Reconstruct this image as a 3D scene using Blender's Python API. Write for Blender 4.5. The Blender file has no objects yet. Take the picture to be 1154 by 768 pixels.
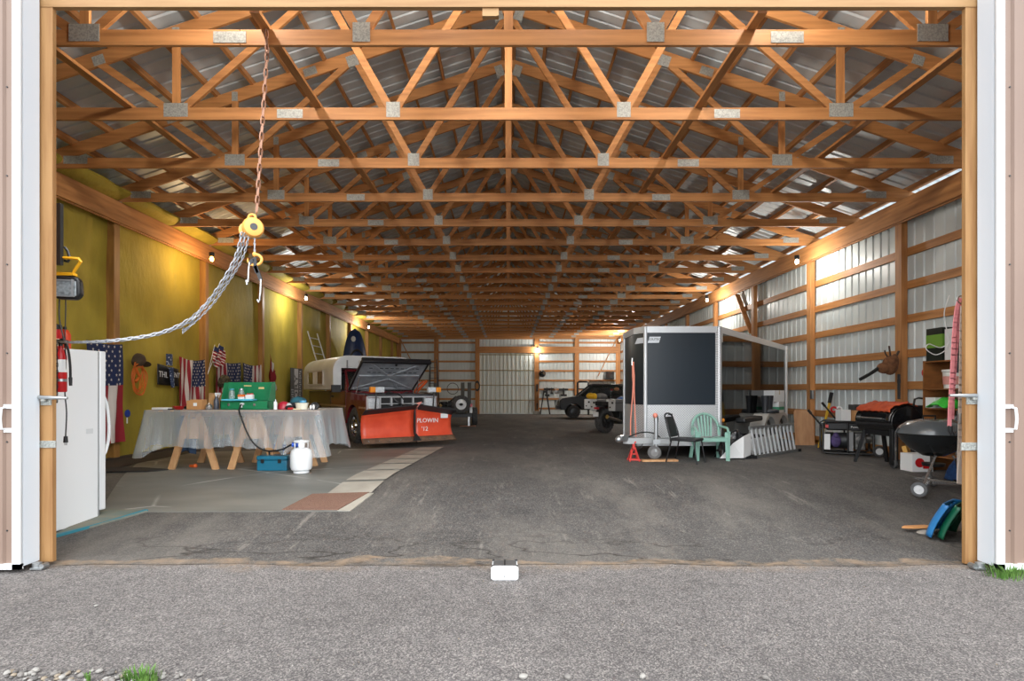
import bpy, math, random
from mathutils import Vector as V, Matrix as M4
R = math.radians
random.seed(7)
SC = bpy.context.scene
COL = SC.collection

# ------------------------------------------------------------------ camera, world, exposure
F, HC, CX, CY = 640.0, 1.53, 573.0, 441.0      # focal length in pixels of a 1154x768 frame, eye height, vanishing point
cam_d = bpy.data.cameras.new('camera')
cam = bpy.data.objects.new('camera', cam_d); COL.objects.link(cam)
cam.location = (0, 0, HC); cam.rotation_euler = (R(90), 0, 0)
cam_d.sensor_width = 36; cam_d.lens = F/1154*36
cam_d.shift_x = (577-CX)/1154; cam_d.shift_y = -(384-CY)/1154
cam_d.clip_end = 300
SC.camera = cam
SC.view_settings.view_transform = 'Standard'
SC.view_settings.look = 'None'
SC.view_settings.exposure = 0.0
SC.view_settings.gamma = 1.0
SC.view_settings.use_curve_mapping = False
SC.cycles.max_bounces = 10
SC.cycles.diffuse_bounces = 6
SC.cycles.transparent_max_bounces = 12
SC.cycles.use_denoising = True
SC.cycles.sample_clamp_indirect = 4

SKY_ZENITH, SKY_LOW, SKY_GLOW = 1.9, 2.1, 3.4
BULB_W = 165
w = bpy.data.worlds.new('overcast_sky'); SC.world = w; w.use_nodes = True
nt = w.node_tree; nt.nodes.clear()
wo = nt.nodes.new('ShaderNodeOutputWorld'); bg = nt.nodes.new('ShaderNodeBackground')
tc = nt.nodes.new('ShaderNodeTexCoord'); sp = nt.nodes.new('ShaderNodeSeparateXYZ')
nt.links.new(tc.outputs['Generated'], sp.inputs[0])
# overcast dome with a wide bright patch added low on the open door side to light the barn
dot = nt.nodes.new('ShaderNodeVectorMath'); dot.operation = 'DOT_PRODUCT'
dot.inputs[1].default_value = V((0, -math.cos(R(28)), math.sin(R(28))))
nt.links.new(tc.outputs['Generated'], dot.inputs[0])
rg = nt.nodes.new('ShaderNodeMapRange'); rg.interpolation_type = 'SMOOTHSTEP'
rg.inputs['From Min'].default_value = 0.35; rg.inputs['From Max'].default_value = 1.0
rg.inputs['To Min'].default_value = 0; rg.inputs['To Max'].default_value = SKY_GLOW
nt.links.new(dot.outputs['Value'], rg.inputs['Value'])
rz = nt.nodes.new('ShaderNodeMapRange')
rz.inputs['From Min'].default_value = 0; rz.inputs['From Max'].default_value = 0.6
rz.inputs['To Min'].default_value = SKY_LOW; rz.inputs['To Max'].default_value = SKY_ZENITH
nt.links.new(sp.outputs['Z'], rz.inputs['Value'])
ad = nt.nodes.new('ShaderNodeMath'); ad.operation = 'ADD'
nt.links.new(rg.outputs[0], ad.inputs[0]); nt.links.new(rz.outputs[0], ad.inputs[1])
nt.links.new(ad.outputs[0], bg.inputs['Strength'])
bg.inputs['Color'].default_value = (0.95, 0.975, 1.0, 1)
nt.links.new(bg.outputs[0], wo.inputs['Surface'])

# ------------------------------------------------------------------ floor profile and pixel helpers (used once, to find real places)
def ss(t): t = max(0, min(1, t)); return t*t*(3-2*t)
def FL(y):
    if y <= 14: return 0.3*ss((y-5.2)/3.3)
    return max(0.06, 0.3-0.24*(y-14)/22)
def P(x, y, d): return V(((x-CX)*d/F, d, HC-(y-CY)*d/F))
def G(x, y):
    lo, hi = 0.5, 60
    for _ in range(50):
        m = (lo+hi)/2
        if HC-(y-CY)*m/F > FL(m): lo = m
        else: hi = m
    return V(((x-CX)*lo/F, lo, FL(lo)))

# ------------------------------------------------------------------ materials
def lin(c):
    c /= 255.0
    return c/12.92 if c <= 0.04045 else ((c+0.055)/1.055)**2.4
def C(r, g, b): return (lin(r), lin(g), lin(b), 1)
MATS = {}
def mat(name, rgb, rough=0.6, metal=0.0, rgb2=None, scale=8, stretch=(1,1,1), detail=4, lo=0.35, hi=0.65, bump=0, bscale=None,
        spec=None, coat=0, vary=0, coord='Object', emit=None, alpha=None, trans=0):
    if name in MATS: return MATS[name]
    m = bpy.data.materials.new(name); m.use_nodes = True; t = m.node_tree
    b = t.nodes['Principled BSDF']
    b.inputs['Base Color'].default_value = C(*rgb); b.inputs['Roughness'].default_value = rough; b.inputs['Metallic'].default_value = metal
    if spec is not None: b.inputs['Specular IOR Level'].default_value = spec
    if coat: b.inputs['Coat Weight'].default_value = coat; b.inputs['Coat Roughness'].default_value = 0.04
    if trans: b.inputs['Transmission Weight'].default_value = trans
    if alpha is not None: b.inputs['Alpha'].default_value = alpha
    if emit: b.inputs['Emission Color'].default_value = C(*emit[:3]); b.inputs['Emission Strength'].default_value = emit[3]
    col = None
    if rgb2 or bump:
        c = t.nodes.new('ShaderNodeTexCoord'); mp = t.nodes.new('ShaderNodeMapping'); mp.inputs['Scale'].default_value = stretch
        t.links.new(c.outputs[coord], mp.inputs[0])
        n = t.nodes.new('ShaderNodeTexNoise'); n.inputs['Scale'].default_value = scale; n.inputs['Detail'].default_value = detail
        t.links.new(mp.outputs[0], n.inputs['Vector'])
        if rgb2:
            rr = t.nodes.new('ShaderNodeValToRGB'); rr.color_ramp.elements[0].position = lo; rr.color_ramp.elements[1].position = hi
            rr.color_ramp.elements[0].color = C(*rgb); rr.color_ramp.elements[1].color = C(*rgb2)
            t.links.new(n.outputs['Fac'], rr.inputs[0]); col = rr.outputs[0]
        if bump:
            nb = n
            if bscale:
                nb = t.nodes.new('ShaderNodeTexNoise'); nb.inputs['Scale'].default_value = bscale; nb.inputs['Detail'].default_value = 5
                t.links.new(mp.outputs[0], nb.inputs['Vector'])
            bp = t.nodes.new('ShaderNodeBump'); bp.inputs['Strength'].default_value = bump; bp.inputs['Distance'].default_value = 0.02
            t.links.new(nb.outputs['Fac'], bp.inputs['Height']); t.links.new(bp.outputs[0], b.inputs['Normal'])
    if vary:
        oi = t.nodes.new('ShaderNodeObjectInfo'); mr = t.nodes.new('ShaderNodeMapRange')
        mr.inputs['To Min'].default_value = 1-vary; mr.inputs['To Max'].default_value = 1+vary
        t.links.new(oi.outputs['Random'], mr.inputs['Value'])
        h = t.nodes.new('ShaderNodeHueSaturation'); h.inputs['Color'].default_value = C(*rgb)
        if col: t.links.new(col, h.inputs['Color'])
        t.links.new(mr.outputs[0], h.inputs['Value']); col = h.outputs[0]
    if col: t.links.new(col, b.inputs['Base Color'])
    MATS[name] = m
    return m

WOOD, WOOD2 = (188, 132, 78), (154, 102, 56)
wx = mat('lumber_x', WOOD, .62, rgb2=WOOD2, scale=9, stretch=(.12, 1.6, 2.2), lo=.38, hi=.72, vary=.10)
wy = mat('lumber_y', WOOD, .62, rgb2=WOOD2, scale=9, stretch=(1.8, .12, 1.8), lo=.38, hi=.72, vary=.10)
wz = mat('lumber_z', WOOD, .62, rgb2=WOOD2, scale=9, stretch=(1.8, 1.8, .12), lo=.38, hi=.72, vary=.10)
jz = mat('jamb_wood_z', (168, 128, 82), .6, rgb2=(140, 98, 56), scale=8, stretch=(2.2, 2.2, .14), lo=.4, hi=.72)
jx = mat('jamb_wood_x', (166, 130, 86), .6, rgb2=(146, 108, 66), scale=8, stretch=(.14, 2.2, 2.2), lo=.4, hi=.72)
pale_wood = mat('pale_pine', (206, 162, 116), .6, rgb2=(180, 130, 86), scale=7, stretch=(1.6, 1.6, .5), lo=.4, hi=.7)
ply = mat('plywood', (196, 152, 112), .65, rgb2=(172, 126, 90), scale=5, stretch=(3, 3, .35), lo=.35, hi=.7)
roof_m = mat('roof_metal', (208, 217, 221), .42, metal=.1, rgb2=(196, 206, 211), scale=2)
wall_m = mat('white_steel', (206, 214, 214), .4, rgb2=(196, 205, 206), scale=1.5)
plate_m = mat('gusset_steel', (176, 178, 172), .5, metal=.2, rgb2=(140, 142, 138), scale=60)
galv = mat('galvanised', (176, 180, 182), .35, metal=.85)
steel = mat('bright_steel', (205, 207, 208), .25, metal=.9)
darksteel = mat('dark_steel', (70, 72, 74), .4, metal=.7)
black = mat('black_plastic', (22, 23, 25), .42)
rubber = mat('rubber', (30, 30, 31), .8)
tyre_m = mat('tyre_rubber', (80, 80, 80), .85, rgb2=(58, 58, 59), scale=14)
blackpaint = mat('black_enamel', (20, 21, 23), .22, coat=.5)
white_m = mat('white_enamel', (228, 231, 233), .3, coat=.2)
white_trim = mat('white_trim', (214, 222, 230), .45)
tan = mat('tan_steel', (134, 113, 100), .5, rgb2=(128, 107, 95), scale=1)
grey_p = mat('grey_plastic', (128, 130, 132), .5)
red = mat('red_paint', (190, 30, 34), .35)
flag_red = mat('flag_red', (148, 34, 46), .85)
flag_white = mat('flag_white', (214, 206, 200), .85)
flag_blue = mat('flag_blue', (34, 46, 84), .85)
orange = mat('hoist_orange', (238, 170, 84), .45)
glass = mat('dark_glass', (24, 28, 32), .06, spec=.8)
cardboard = mat('cardboard', (190, 142, 92), .8, rgb2=(178, 130, 82), scale=5)
white_card = mat('white_card', (226, 228, 228), .7)

# ------------------------------------------------------------------ mesh builder
WM = {}                                  # world matrix of every Empty and part, known before any update
class MB:
    def __init__(s): s.v, s.f, s.m = [], [], []
    def add(s, vs, fs, mi=0, X=None):
        o = len(s.v)
        s.v += [(X @ V(p)) if X is not None else V(p) for p in vs]
        s.f += [tuple(i+o for i in f) for f in fs]; s.m += [mi]*len(fs); return s
    def box(s, x0, x1, y0, y1, z0, z1, mi=0, X=None):
        vs = [(x, y, z) for z in (z0, z1) for y in (y0, y1) for x in (x0, x1)]
        return s.add(vs, [(0,2,3,1), (4,5,7,6), (0,1,5,4), (2,6,7,3), (0,4,6,2), (1,3,7,5)], mi, X)
    def cbox(s, c, size, X=None, mi=0):
        a, b, d = size[0]/2, size[1]/2, size[2]/2
        T = M4.Translation(V(c)) @ (X if X is not None else M4.Identity(4))
        return s.box(-a, a, -b, b, -d, d, mi, T)
    def beam(s, p0, p1, w, h, up=(0,0,1), mi=0):
        p0, p1 = V(p0), V(p1); d = p1-p0; L = d.length; d.normalize()
        u = V(up); sd = d.cross(u)
        if sd.length < 1e-4: sd = d.cross(V((0,1,0)))
        sd.normalize(); u = sd.cross(d)
        X = M4((( sd.x, d.x, u.x, p0.x), (sd.y, d.y, u.y, p0.y), (sd.z, d.z, u.z, p0.z), (0,0,0,1)))
        return s.box(-w/2, w/2, 0, L, -h/2, h/2, mi, X)
    def frame(s, p0, p1):
        p0, p1 = V(p0), V(p1); d = (p1-p0); L = d.length; d = d.normalized()
        a = d.orthogonal().normalized(); b = d.cross(a)
        return M4(((a.x,b.x,d.x,p0.x),(a.y,b.y,d.y,p0.y),(a.z,b.z,d.z,p0.z),(0,0,0,1))), L
    def cyl(s, p0, p1, r0, r1=None, n=14, mi=0, caps=True):
        r1 = r0 if r1 is None else r1
        X, L = s.frame(p0, p1)
        return s.lathe([(0,0),(r0,0),(r1,L),(0,L)] if caps else [(r0,0),(r1,L)], X, n, mi)
    def lathe(s, prof, X=None, n=18, mi=0):
        vs, fs, rows = [], [], []
        for r, z in prof:
            if r < 1e-6: rows.append([len(vs)]); vs.append((0,0,z))
            else:
                rows.append(list(range(len(vs), len(vs)+n)))
                vs += [(r*math.cos(2*math.pi*k/n), r*math.sin(2*math.pi*k/n), z) for k in range(n)]
        for a, b in zip(rows, rows[1:]):
            if len(a) == 1 and len(b) == 1: continue
            for k in range(n):
                k2 = (k+1) % n
                if len(a) == 1: fs.append((a[0], b[k2], b[k]))
                elif len(b) == 1: fs.append((a[k], a[k2], b[0]))
                else: fs.append((a[k], a[k2], b[k2], b[k]))
        return s.add(vs, fs, mi, X)
    def tube(s, pts, r, n=6, mi=0, closed=False):
        pts = [V(p) for p in pts]; N = len(pts); vs, fs = [], []
        ref = None
        for i, p in enumerate(pts):
            a = pts[(i-1) % N] if (closed or i > 0) else p
            b = pts[(i+1) % N] if (closed or i < N-1) else p
            t = (b-a).normalized()
            if ref is None: ref = t.orthogonal().normalized()
            ref = (ref - t*ref.dot(t)); ref = ref.normalized() if ref.length > 1e-6 else t.orthogonal().normalized()
            bi = t.cross(ref); rr = r[i] if isinstance(r, (list, tuple)) else r
            vs += [p + ref*rr*math.cos(2*math.pi*k/n) + bi*rr*math.sin(2*math.pi*k/n) for k in range(n)]
        for i in range(N if closed else N-1):
            j = (i+1) % N
            for k in range(n):
                k2 = (k+1) % n; fs.append((i*n+k, i*n+k2, j*n+k2, j*n+k))
        if not closed: fs += [tuple(range(n-1, -1, -1)), tuple((N-1)*n+k for k in range(n))]
        return s.add(vs, fs, mi)
    def prism(s, poly, t, X=None, mi=0):              # polygon in local XY, thickness along local Z
        n = len(poly)
        vs = [(x, y, 0) for x, y in poly] + [(x, y, t) for x, y in poly]
        fs = [tuple(range(n-1, -1, -1)), tuple(range(n, 2*n))] + [(k, (k+1) % n, (k+1) % n+n, k+n) for k in range(n)]
        return s.add(vs, fs, mi, X)
    def ball(s, c, r, nu=14, nv=9, mi=0, X=None):
        if not isinstance(r, (tuple, list)): r = (r, r, r)
        prof = [(math.sin(math.pi*k/nv), -math.cos(math.pi*k/nv)) for k in range(nv+1)]
        prof[0] = (0, -1); prof[-1] = (0, 1)
        T = M4.Translation(V(c)) @ (X if X is not None else M4.Identity(4)) @ M4.Diagonal((r[0], r[1], r[2], 1))
        return s.lathe(prof, T, nu, mi)
    def grid(s, fn, nu, nv, mi=0, mfn=None):
        vs = [fn(i/nu, j/nv) for j in range(nv+1) for i in range(nu+1)]
        o = len(s.v); s.v += [V(p) for p in vs]
        for j in range(nv):
            for i in range(nu):
                a = j*(nu+1)+i
                s.f.append((o+a, o+a+1, o+a+nu+2, o+a+nu+1)); s.m.append(mfn((i+.5)/nu, (j+.5)/nv) if mfn else mi)
        return s
    def torus(s, R0, r, X=None, n=20, k=8, mi=0):
        pts = [(R0*math.cos(2*math.pi*i/n), R0*math.sin(2*math.pi*i/n), 0) for i in range(n)]
        vs, fs = [], []
        for i in range(n):
            a = 2*math.pi*i/n
            for j in range(k):
                b = 2*math.pi*j/k; q = R0+r*math.cos(b)
                vs.append((q*math.cos(a), q*math.sin(a), r*math.sin(b)))
        for i in range(n):
            for j in range(k):
                fs.append((i*k+j, ((i+1)%n)*k+j, ((i+1)%n)*k+(j+1)%k, i*k+(j+1)%k))
        return s.add(vs, fs, mi, X)
    def build(s, name, mats, parent=None, local=False, bevel=0, solid=0, smooth=True, angle=38, subd=0, keep=False):
        if not isinstance(mats, (list, tuple)): mats = [mats]
        me = bpy.data.meshes.new(name); ob = bpy.data.objects.new(name, me); COL.objects.link(ob)
        vs = s.v
        if parent is not None:
            ob.parent = parent; WM[ob.name] = WM[parent.name]
            if not local:
                I = WM[parent.name].inverted(); vs = [I @ p for p in vs]
        elif not keep:
            xs = [p.x for p in vs]; ys = [p.y for p in vs]; zs = [p.z for p in vs]
            o = V(((min(xs)+max(xs))/2, (min(ys)+max(ys))/2, min(zs)))
            ob.location = o; vs = [p-o for p in vs]; WM[ob.name] = M4.Translation(o)
        else: WM[ob.name] = M4.Identity(4)
        me.from_pydata([tuple(p) for p in vs], [], s.f)
        for m in mats: me.materials.append(m)
        if len(mats) > 1: me.polygons.foreach_set('material_index', s.m)
        me.validate()
        if smooth:
            me.polygons.foreach_set('use_smooth', [True]*len(me.polygons)); me.set_sharp_from_angle(angle=R(angle))
        me.update()
        if solid: q = ob.modifiers.new('thickness', 'SOLIDIFY'); q.thickness = solid; q.offset = 0
        if bevel: q = ob.modifiers.new('bevel', 'BEVEL'); q.width = bevel; q.segments = 2; q.limit_method = 'ANGLE'; q.angle_limit = R(40)
        if subd: q = ob.modifiers.new('subd', 'SUBSURF'); q.levels = subd; q.render_levels = subd
        return ob

def thing(name, label, cat, loc=(0,0,0), rz=0, group=None):
    o = bpy.data.objects.new(name, None); COL.objects.link(o); o.empty_display_size = .1
    o.location = loc; o.rotation_euler = (0, 0, rz)
    WM[o.name] = M4.Translation(V(loc)) @ M4.Rotation(rz, 4, 'Z')
    o['label'] = label; o['category'] = cat
    if group: o['group'] = group
    return o
def tag(o, label, cat, group=None, kind=None):
    o['label'] = label; o['category'] = cat
    if group: o['group'] = group
    if kind: o['kind'] = kind
    return o
def struct(o, label=None):
    o['kind'] = 'structure'
    if label: o['label'] = label
    return o
def dup(root, loc, rz=None, label=None):
    r = root.copy(); COL.objects.link(r); r.location = loc
    if rz is not None: r.rotation_euler = (0, 0, rz)
    if label: r['label'] = label
    for ch in list(root.children):
        c = ch.copy(); COL.objects.link(c); c.parent = r
        for g in list(ch.children):
            d = g.copy(); COL.objects.link(d); d.parent = c
    return r
def struct_empty(name):
    o = bpy.data.objects.new(name, None); COL.objects.link(o); WM[o.name] = M4.Identity(4); o['kind'] = 'structure'; return o
def text_geo(body, size, extrude=.002):
    cu = bpy.data.curves.new('lettering', 'FONT'); cu.body = body; cu.size = size; cu.extrude = extrude; cu.resolution_u = 3
    cu.align_x = 'CENTER'; cu.align_y = 'CENTER'
    ob = bpy.data.objects.new('lettering', cu); COL.objects.link(ob)
    dg = bpy.context.evaluated_depsgraph_get()
    me = bpy.data.meshes.new_from_object(ob.evaluated_get(dg))
    vs = [v.co.copy() for v in me.vertices]; fs = [tuple(p.vertices) for p in me.polygons]
    bpy.data.objects.remove(ob); bpy.data.curves.remove(cu); bpy.data.meshes.remove(me)
    return vs, fs
def axes(o, x, y):                      # matrix with given origin, local x and y directions
    x = V(x).normalized(); y = (V(y)-x*V(y).dot(x)).normalized(); z = x.cross(y); o = V(o)
    return M4(((x.x,y.x,z.x,o.x),(x.y,y.y,z.y,o.y),(x.z,y.z,z.z,o.z),(0,0,0,1)))
def rot(ax, a): return M4.Rotation(R(a), 4, ax)
def catmull(pts, n=8):
    pts = [V(p) for p in pts]; q = [pts[0]*2-pts[1]] + pts + [pts[-1]*2-pts[-2]]; out = []
    for i in range(1, len(q)-2):
        a, b, c, d = q[i-1], q[i], q[i+1], q[i+2]
        for k in range(n):
            t = k/n
            out.append(.5*((2*b)+(c-a)*t+(2*a-5*b+4*c-d)*t*t+(3*b-a-3*c+d)*t**3))
    return out+[pts[-1]]
# ------------------------------------------------------------------ the building shell
WX, YB, ZB = 7.15, 36.3, 4.91          # wall plane, back wall, underside of the trusses
SL = 1/3.0
def ztop(x): return ZB + 2.56 - SL*abs(x)

# ground materials
def asphalt(name, base, dark, pale, inside):
    m = bpy.data.materials.new(name); m.use_nodes = True; t = m.node_tree; b = t.nodes['Principled BSDF']
    L = t.links.new
    c = t.nodes.new('ShaderNodeTexCoord')
    def noise(sc, det=4, rgh=.6, off=(0,0,0), st=(1,1,1)):
        mp = t.nodes.new('ShaderNodeMapping'); mp.inputs['Location'].default_value = off; mp.inputs['Scale'].default_value = st
        n = t.nodes.new('ShaderNodeTexNoise'); n.inputs['Scale'].default_value = sc; n.inputs['Detail'].default_value = det; n.inputs['Roughness'].default_value = rgh
        L(c.outputs['Object'], mp.inputs[0]); L(mp.outputs[0], n.inputs['Vector']); return n.outputs['Fac']
    def ramp(x, stops):
        r = t.nodes.new('ShaderNodeValToRGB'); e = r.color_ramp.elements
        while len(e) < len(stops): e.new(.5)
        for k, (p, col) in enumerate(stops): e[k].position = p; e[k].color = col
        L(x, r.inputs[0]); return r.outputs[0]
    def mix(f, a, bb, mode='MIX'):
        n = t.nodes.new('ShaderNodeMix'); n.data_type = 'RGBA'; n.blend_type = mode
        if isinstance(f, float): n.inputs[0].default_value = f
        else: L(f, n.inputs[0])
        for s, q in ((n.inputs[6], a), (n.inputs[7], bb)):
            if isinstance(q, tuple): s.default_value = q
            else: L(q, s)
        return n.outputs[2]
    W, B = (1,1,1,1), (0,0,0,1)
    # aggregate: grains of stone in the binder
    vo = t.nodes.new('ShaderNodeTexVoronoi'); vo.inputs['Scale'].default_value = 120 if not inside else 100
    L(c.outputs['Object'], vo.inputs['Vector'])
    grain = ramp(vo.outputs['Color'], [(0.1, C(*dark)), (.55, C(*base)), (.97, C(*pale))])
    speck = ramp(noise(80, 2, .5, (3,1,0)), [(.66, B), (.76, W)])
    col = mix(speck, grain, C(*[min(255, q+40) for q in pale])) if not inside else mix(ramp(noise(38, 2, .5, (3,1,0)), [(.69, B), (.74, W)]), grain, C(*pale))
    big = ramp(noise(.55, 5, .65), [(.3, (.78,.77,.76,1)), (.7, (1.12,1.11,1.1,1))])
    col = mix(1.0, col, big, 'MULTIPLY')
    mid = ramp(noise(7, 5, .7, (8,3,0)), [(.3, (.82,.81,.8,1)), (.7, (1.14,1.13,1.11,1))])
    col = mix(1.0, col, mid, 'MULTIPLY')
    if inside:
        dust = ramp(noise(.8, 7, .7, (11,4,0), (1.3,.55,1)), [(.46, B), (.68, (.55,.55,.55,1))])
        col = mix(dust, col, C(122, 117, 110))
        scuff = ramp(noise(2.2, 8, .75, (2,7,0), (2.6,.4,1)), [(.58, B), (.68, (.5,.5,.5,1))])
        col = mix(scuff, col, C(146, 140, 132))
        pat = ramp(noise(.9, 3, .5, (5.2,2,0), (.8,1.6,1)), [(.485, B), (.5, (.9,.9,.9,1)), (.515, B)])
        # dark wet crack lines in the patched strip just inside the door
        sy = t.nodes.new('ShaderNodeSeparateXYZ'); L(c.outputs['Object'], sy.inputs[0])
        near = t.nodes.new('ShaderNodeMapRange'); near.inputs['From Min'].default_value = 6.2; near.inputs['From Max'].default_value = 5.3
        L(sy.outputs['Y'], near.inputs[0])
        mm = t.nodes.new('ShaderNodeMath'); mm.operation = 'MULTIPLY'; L(near.outputs[0], mm.inputs[0]); L(pat, mm.inputs[1])
        col = mix(mm.outputs[0], col, C(40, 36, 32))
    else:
        stain = ramp(noise(1.3, 6, .7, (4,2,0)), [(.56, B), (.75, (.5,.5,.5,1))])
        col = mix(stain, col, C(96, 92, 90))
    # sandy dirt line along the threshold
    sy = t.nodes.new('ShaderNodeSeparateXYZ'); L(c.outputs['Object'], sy.inputs[0])
    wob = t.nodes.new('ShaderNodeMath'); wob.operation = 'MULTIPLY_ADD'; L(noise(1.1, 6, .6, (1,9,0)), wob.inputs[0]); wob.inputs[1].default_value = -.8
    L(sy.outputs['Y'], wob.inputs[2])
    band = ramp(None or wob.outputs[0], [(0, B)])
    mr = t.nodes.new('ShaderNodeMapRange'); mr.inputs['From Min'].default_value = 4.35; mr.inputs['From Max'].default_value = 5.05; L(wob.outputs[0], mr.inputs[0])
    t.nodes.remove(band.node)
    band = ramp(mr.outputs[0], [(0, B), (.12, B), (.36, (.6,.6,.6,1)), (.5, (.9,.9,.9,1)), (.57, B), (1, B)])
    brk = ramp(noise(5, 5, .7, (7,0,0)), [(.36, B), (.62, W)])
    mb_ = t.nodes.new('ShaderNodeMath'); mb_.operation = 'MULTIPLY'; L(band, mb_.inputs[0]); L(brk, mb_.inputs[1])
    col = mix(mb_.outputs[0], col, C(142, 122, 100))
    L(col, b.inputs['Base Color']); b.inputs['Roughness'].default_value = .9 if not inside else .78
    bp = t.nodes.new('ShaderNodeBump'); bp.inputs['Strength'].default_value = .5; bp.inputs['Distance'].default_value = .006
    L(vo.outputs['Distance'], bp.inputs['Height']); L(bp.outputs[0], b.inputs['Normal'])
    return m
out_asph = asphalt('outdoor_asphalt', (110, 107, 107), (76, 73, 73), (160, 156, 152), False)
in_asph = asphalt('indoor_asphalt', (80, 79, 78), (62, 61, 61), (116, 113, 110), True)

def edge_y(x): return 4.99 + .03*math.sin(x*1.7) + .02*math.sin(x*5.1+1)
m = MB(); nx, ny = 60, 90
m.grid(lambda u, v: ((u-.5)*2*WX, (edge_y((u-.5)*2*WX) if v == 0 else 4.99+v*(YB-4.99)), FL(4.99+v*(YB-4.99))), nx, ny)
fl = m.build('floor', in_asph, keep=True); struct(fl, 'dark asphalt floor inside the barn')
m = MB()
m.grid(lambda u, v: ((u-.5)*70, -40+v*45.25, -.004), 140, 12)
gr = m.build('driveway', out_asph, keep=True); struct(gr, 'grey gravelly asphalt apron outside the barn door')

# ribbed steel sheet, ribs standing towards -normal
def ribbed(mb, p0, along, up, L, H, pitch=.2286, d=.02, nrm=None, mi=0):
    p0, along, up = V(p0), V(along).normalized(), V(up).normalized()
    nrm = V(nrm) if nrm is not None else along.cross(up)
    prof = []; s = 0
    while s < L-1e-6:
        for a, q in ((0, 0), (.155, 0), (.172, 1), (.200, 1), (.217, 0)):
            if s+a*pitch/.2286 < L: prof.append((s+a*pitch/.2286, q*d))
        s += pitch
    prof.append((L, 0))
    vs = [p0+along*a+nrm*q for a, q in prof] + [p0+along*a+nrm*q+up*H for a, q in prof]
    n = len(prof)
    mb.add(vs, [(k, k+1, k+1+n, k+n) for k in range(n-1)], mi)
    return mb

posts_y = [7.15+3.05*k for k in range(10)]
girt_z = [.42, 1.02, 1.63, 2.2, 2.82, 3.42, 4.01]
# right wall
m = MB(); ribbed(m, (WX, 5.0, .05), (0,1,0), (0,0,1), YB-5.0, 4.95, nrm=(1,0,0))
wr = struct(m.build('wall_right', wall_m, keep=True), 'white ribbed steel wall on the right')
for z in girt_z:
    MB().box(WX-.04, WX-.003, 5.2, YB, z-.07, z+.07).build('girt', wy, wr)
for y in posts_y:
    MB().box(WX-.15, WX-.04, y-.085, y+.085, .02, 4.62).build('post', wz, wr, bevel=.004)
MB().box(WX-.04, WX-.003, 5.2, YB, FL(9)-.28, FL(9)+.1).build('skirt_board', wy, wr)
MB().beam((WX-.1, 17.5, 4.5), (WX-.1, 16.45, 3.2), .04, .14, up=(1,0,0)).build('corner_brace', wy, wr)
MB().box(6.92, 6.965, 5.2, YB, 4.54, 4.9).box(6.97, 7.01, 5.2, YB, 4.52, 4.86).build('top_beam', wy, wr)
# left wall with sprayed-looking yellow insulation
foam = mat('yellow_insulation', (184, 164, 66), .72, rgb2=(152, 138, 54), scale=1.1, detail=6, lo=.36, hi=.62, bump=1.0, bscale=9, spec=.25, coord='Object', stretch=(1, 1, .45))
nz = __import__('mathutils').noise
def foam_pt(u, v):
    y = 5.2+u*(YB-5.2); z = .05+v*4.9
    k = ((y-7.15) % 3.05)/3.05
    bul = .03*math.sin(math.pi*k)+.035*nz.noise(V((y*1.4, z*.8, 0)))+.012*nz.noise(V((y*5, z*1.6, 3)))
    return (-WX-.02+bul*.8, y, z)
m = MB(); m.grid(foam_pt, 260, 26)
wl = struct(m.build('wall_left', foam, keep=True), 'left wall lined with yellow-green insulation')
olive = mat('insulation_covered_post', (176, 130, 70), .55, rgb2=(148, 106, 54), scale=6, stretch=(2,2,.2))
for y in posts_y:
    MB().box(-WX-.04, -WX+.12, y-.075, y+.075, .02, 4.62).build('post', olive, wl, bevel=.006)
MB().box(-6.965, -6.92, 5.2, YB, 4.54, 4.9).box(-7.01, -6.97, 5.2, YB, 4.52, 4.86).build('top_beam', wy, wl)
tk = [5.56+1.525*k for k in range(21)]
for k, y in enumerate(tk[:-1]):
    m = MB()
    m.grid(lambda u, v, y=y, k=k: (-7.13+.42*math.sin(math.pi*min(1, v*1.15))**.6+.06*nz.noise(V((u*3+k*7, v*3, 1))), y+.05+u*1.43, 4.88+.36*v), 10, 7)
    m.build('insulation_batt', foam, wl)
MB().box(-7.12, -7.0, 5.2, YB, .06, FL(9)+.04).build('skirt_board', mat('skirt_dark', (62, 52, 44), .8), wl)
# back wall
m = MB(); ribbed(m, (-WX, YB, .0), (1,0,0), (0,0,1), WX*2, 7.6, nrm=(0,1,0))
wb = struct(m.build('wall_back', wall_m, keep=True), 'white ribbed steel back wall')
for z in girt_z+[4.62]:
    for x0, x1 in ((-WX, -1.97), (1.8, WX)):
        MB().box(x0, x1, YB-.045, YB-.008, z-.06, z+.06).build('girt', wx, wb)
for x in (-4.6, -1.98, 1.8, 4.36, 6.98, -6.98):
    MB().box(x-.14, x+.14, YB-.16, YB-.045, .02, 4.95).build('post', wz, wb)
MB().box(-1.98, 6.98, YB-.2, YB-.16, 3.95, 4.36).build('header_board', wx, wb)
for s in (-1, 1):
    MB().beam((s*6.85, YB-.22, 4.8), (s*5.7, YB-.22, 2.5), .04, .14, up=(0,1,0)).build('corner_brace', wx, wb)
MB().box(-WX, WX, YB-.1, YB-.008, 4.84, 5.05).build('top_board', wx, wb)
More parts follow.
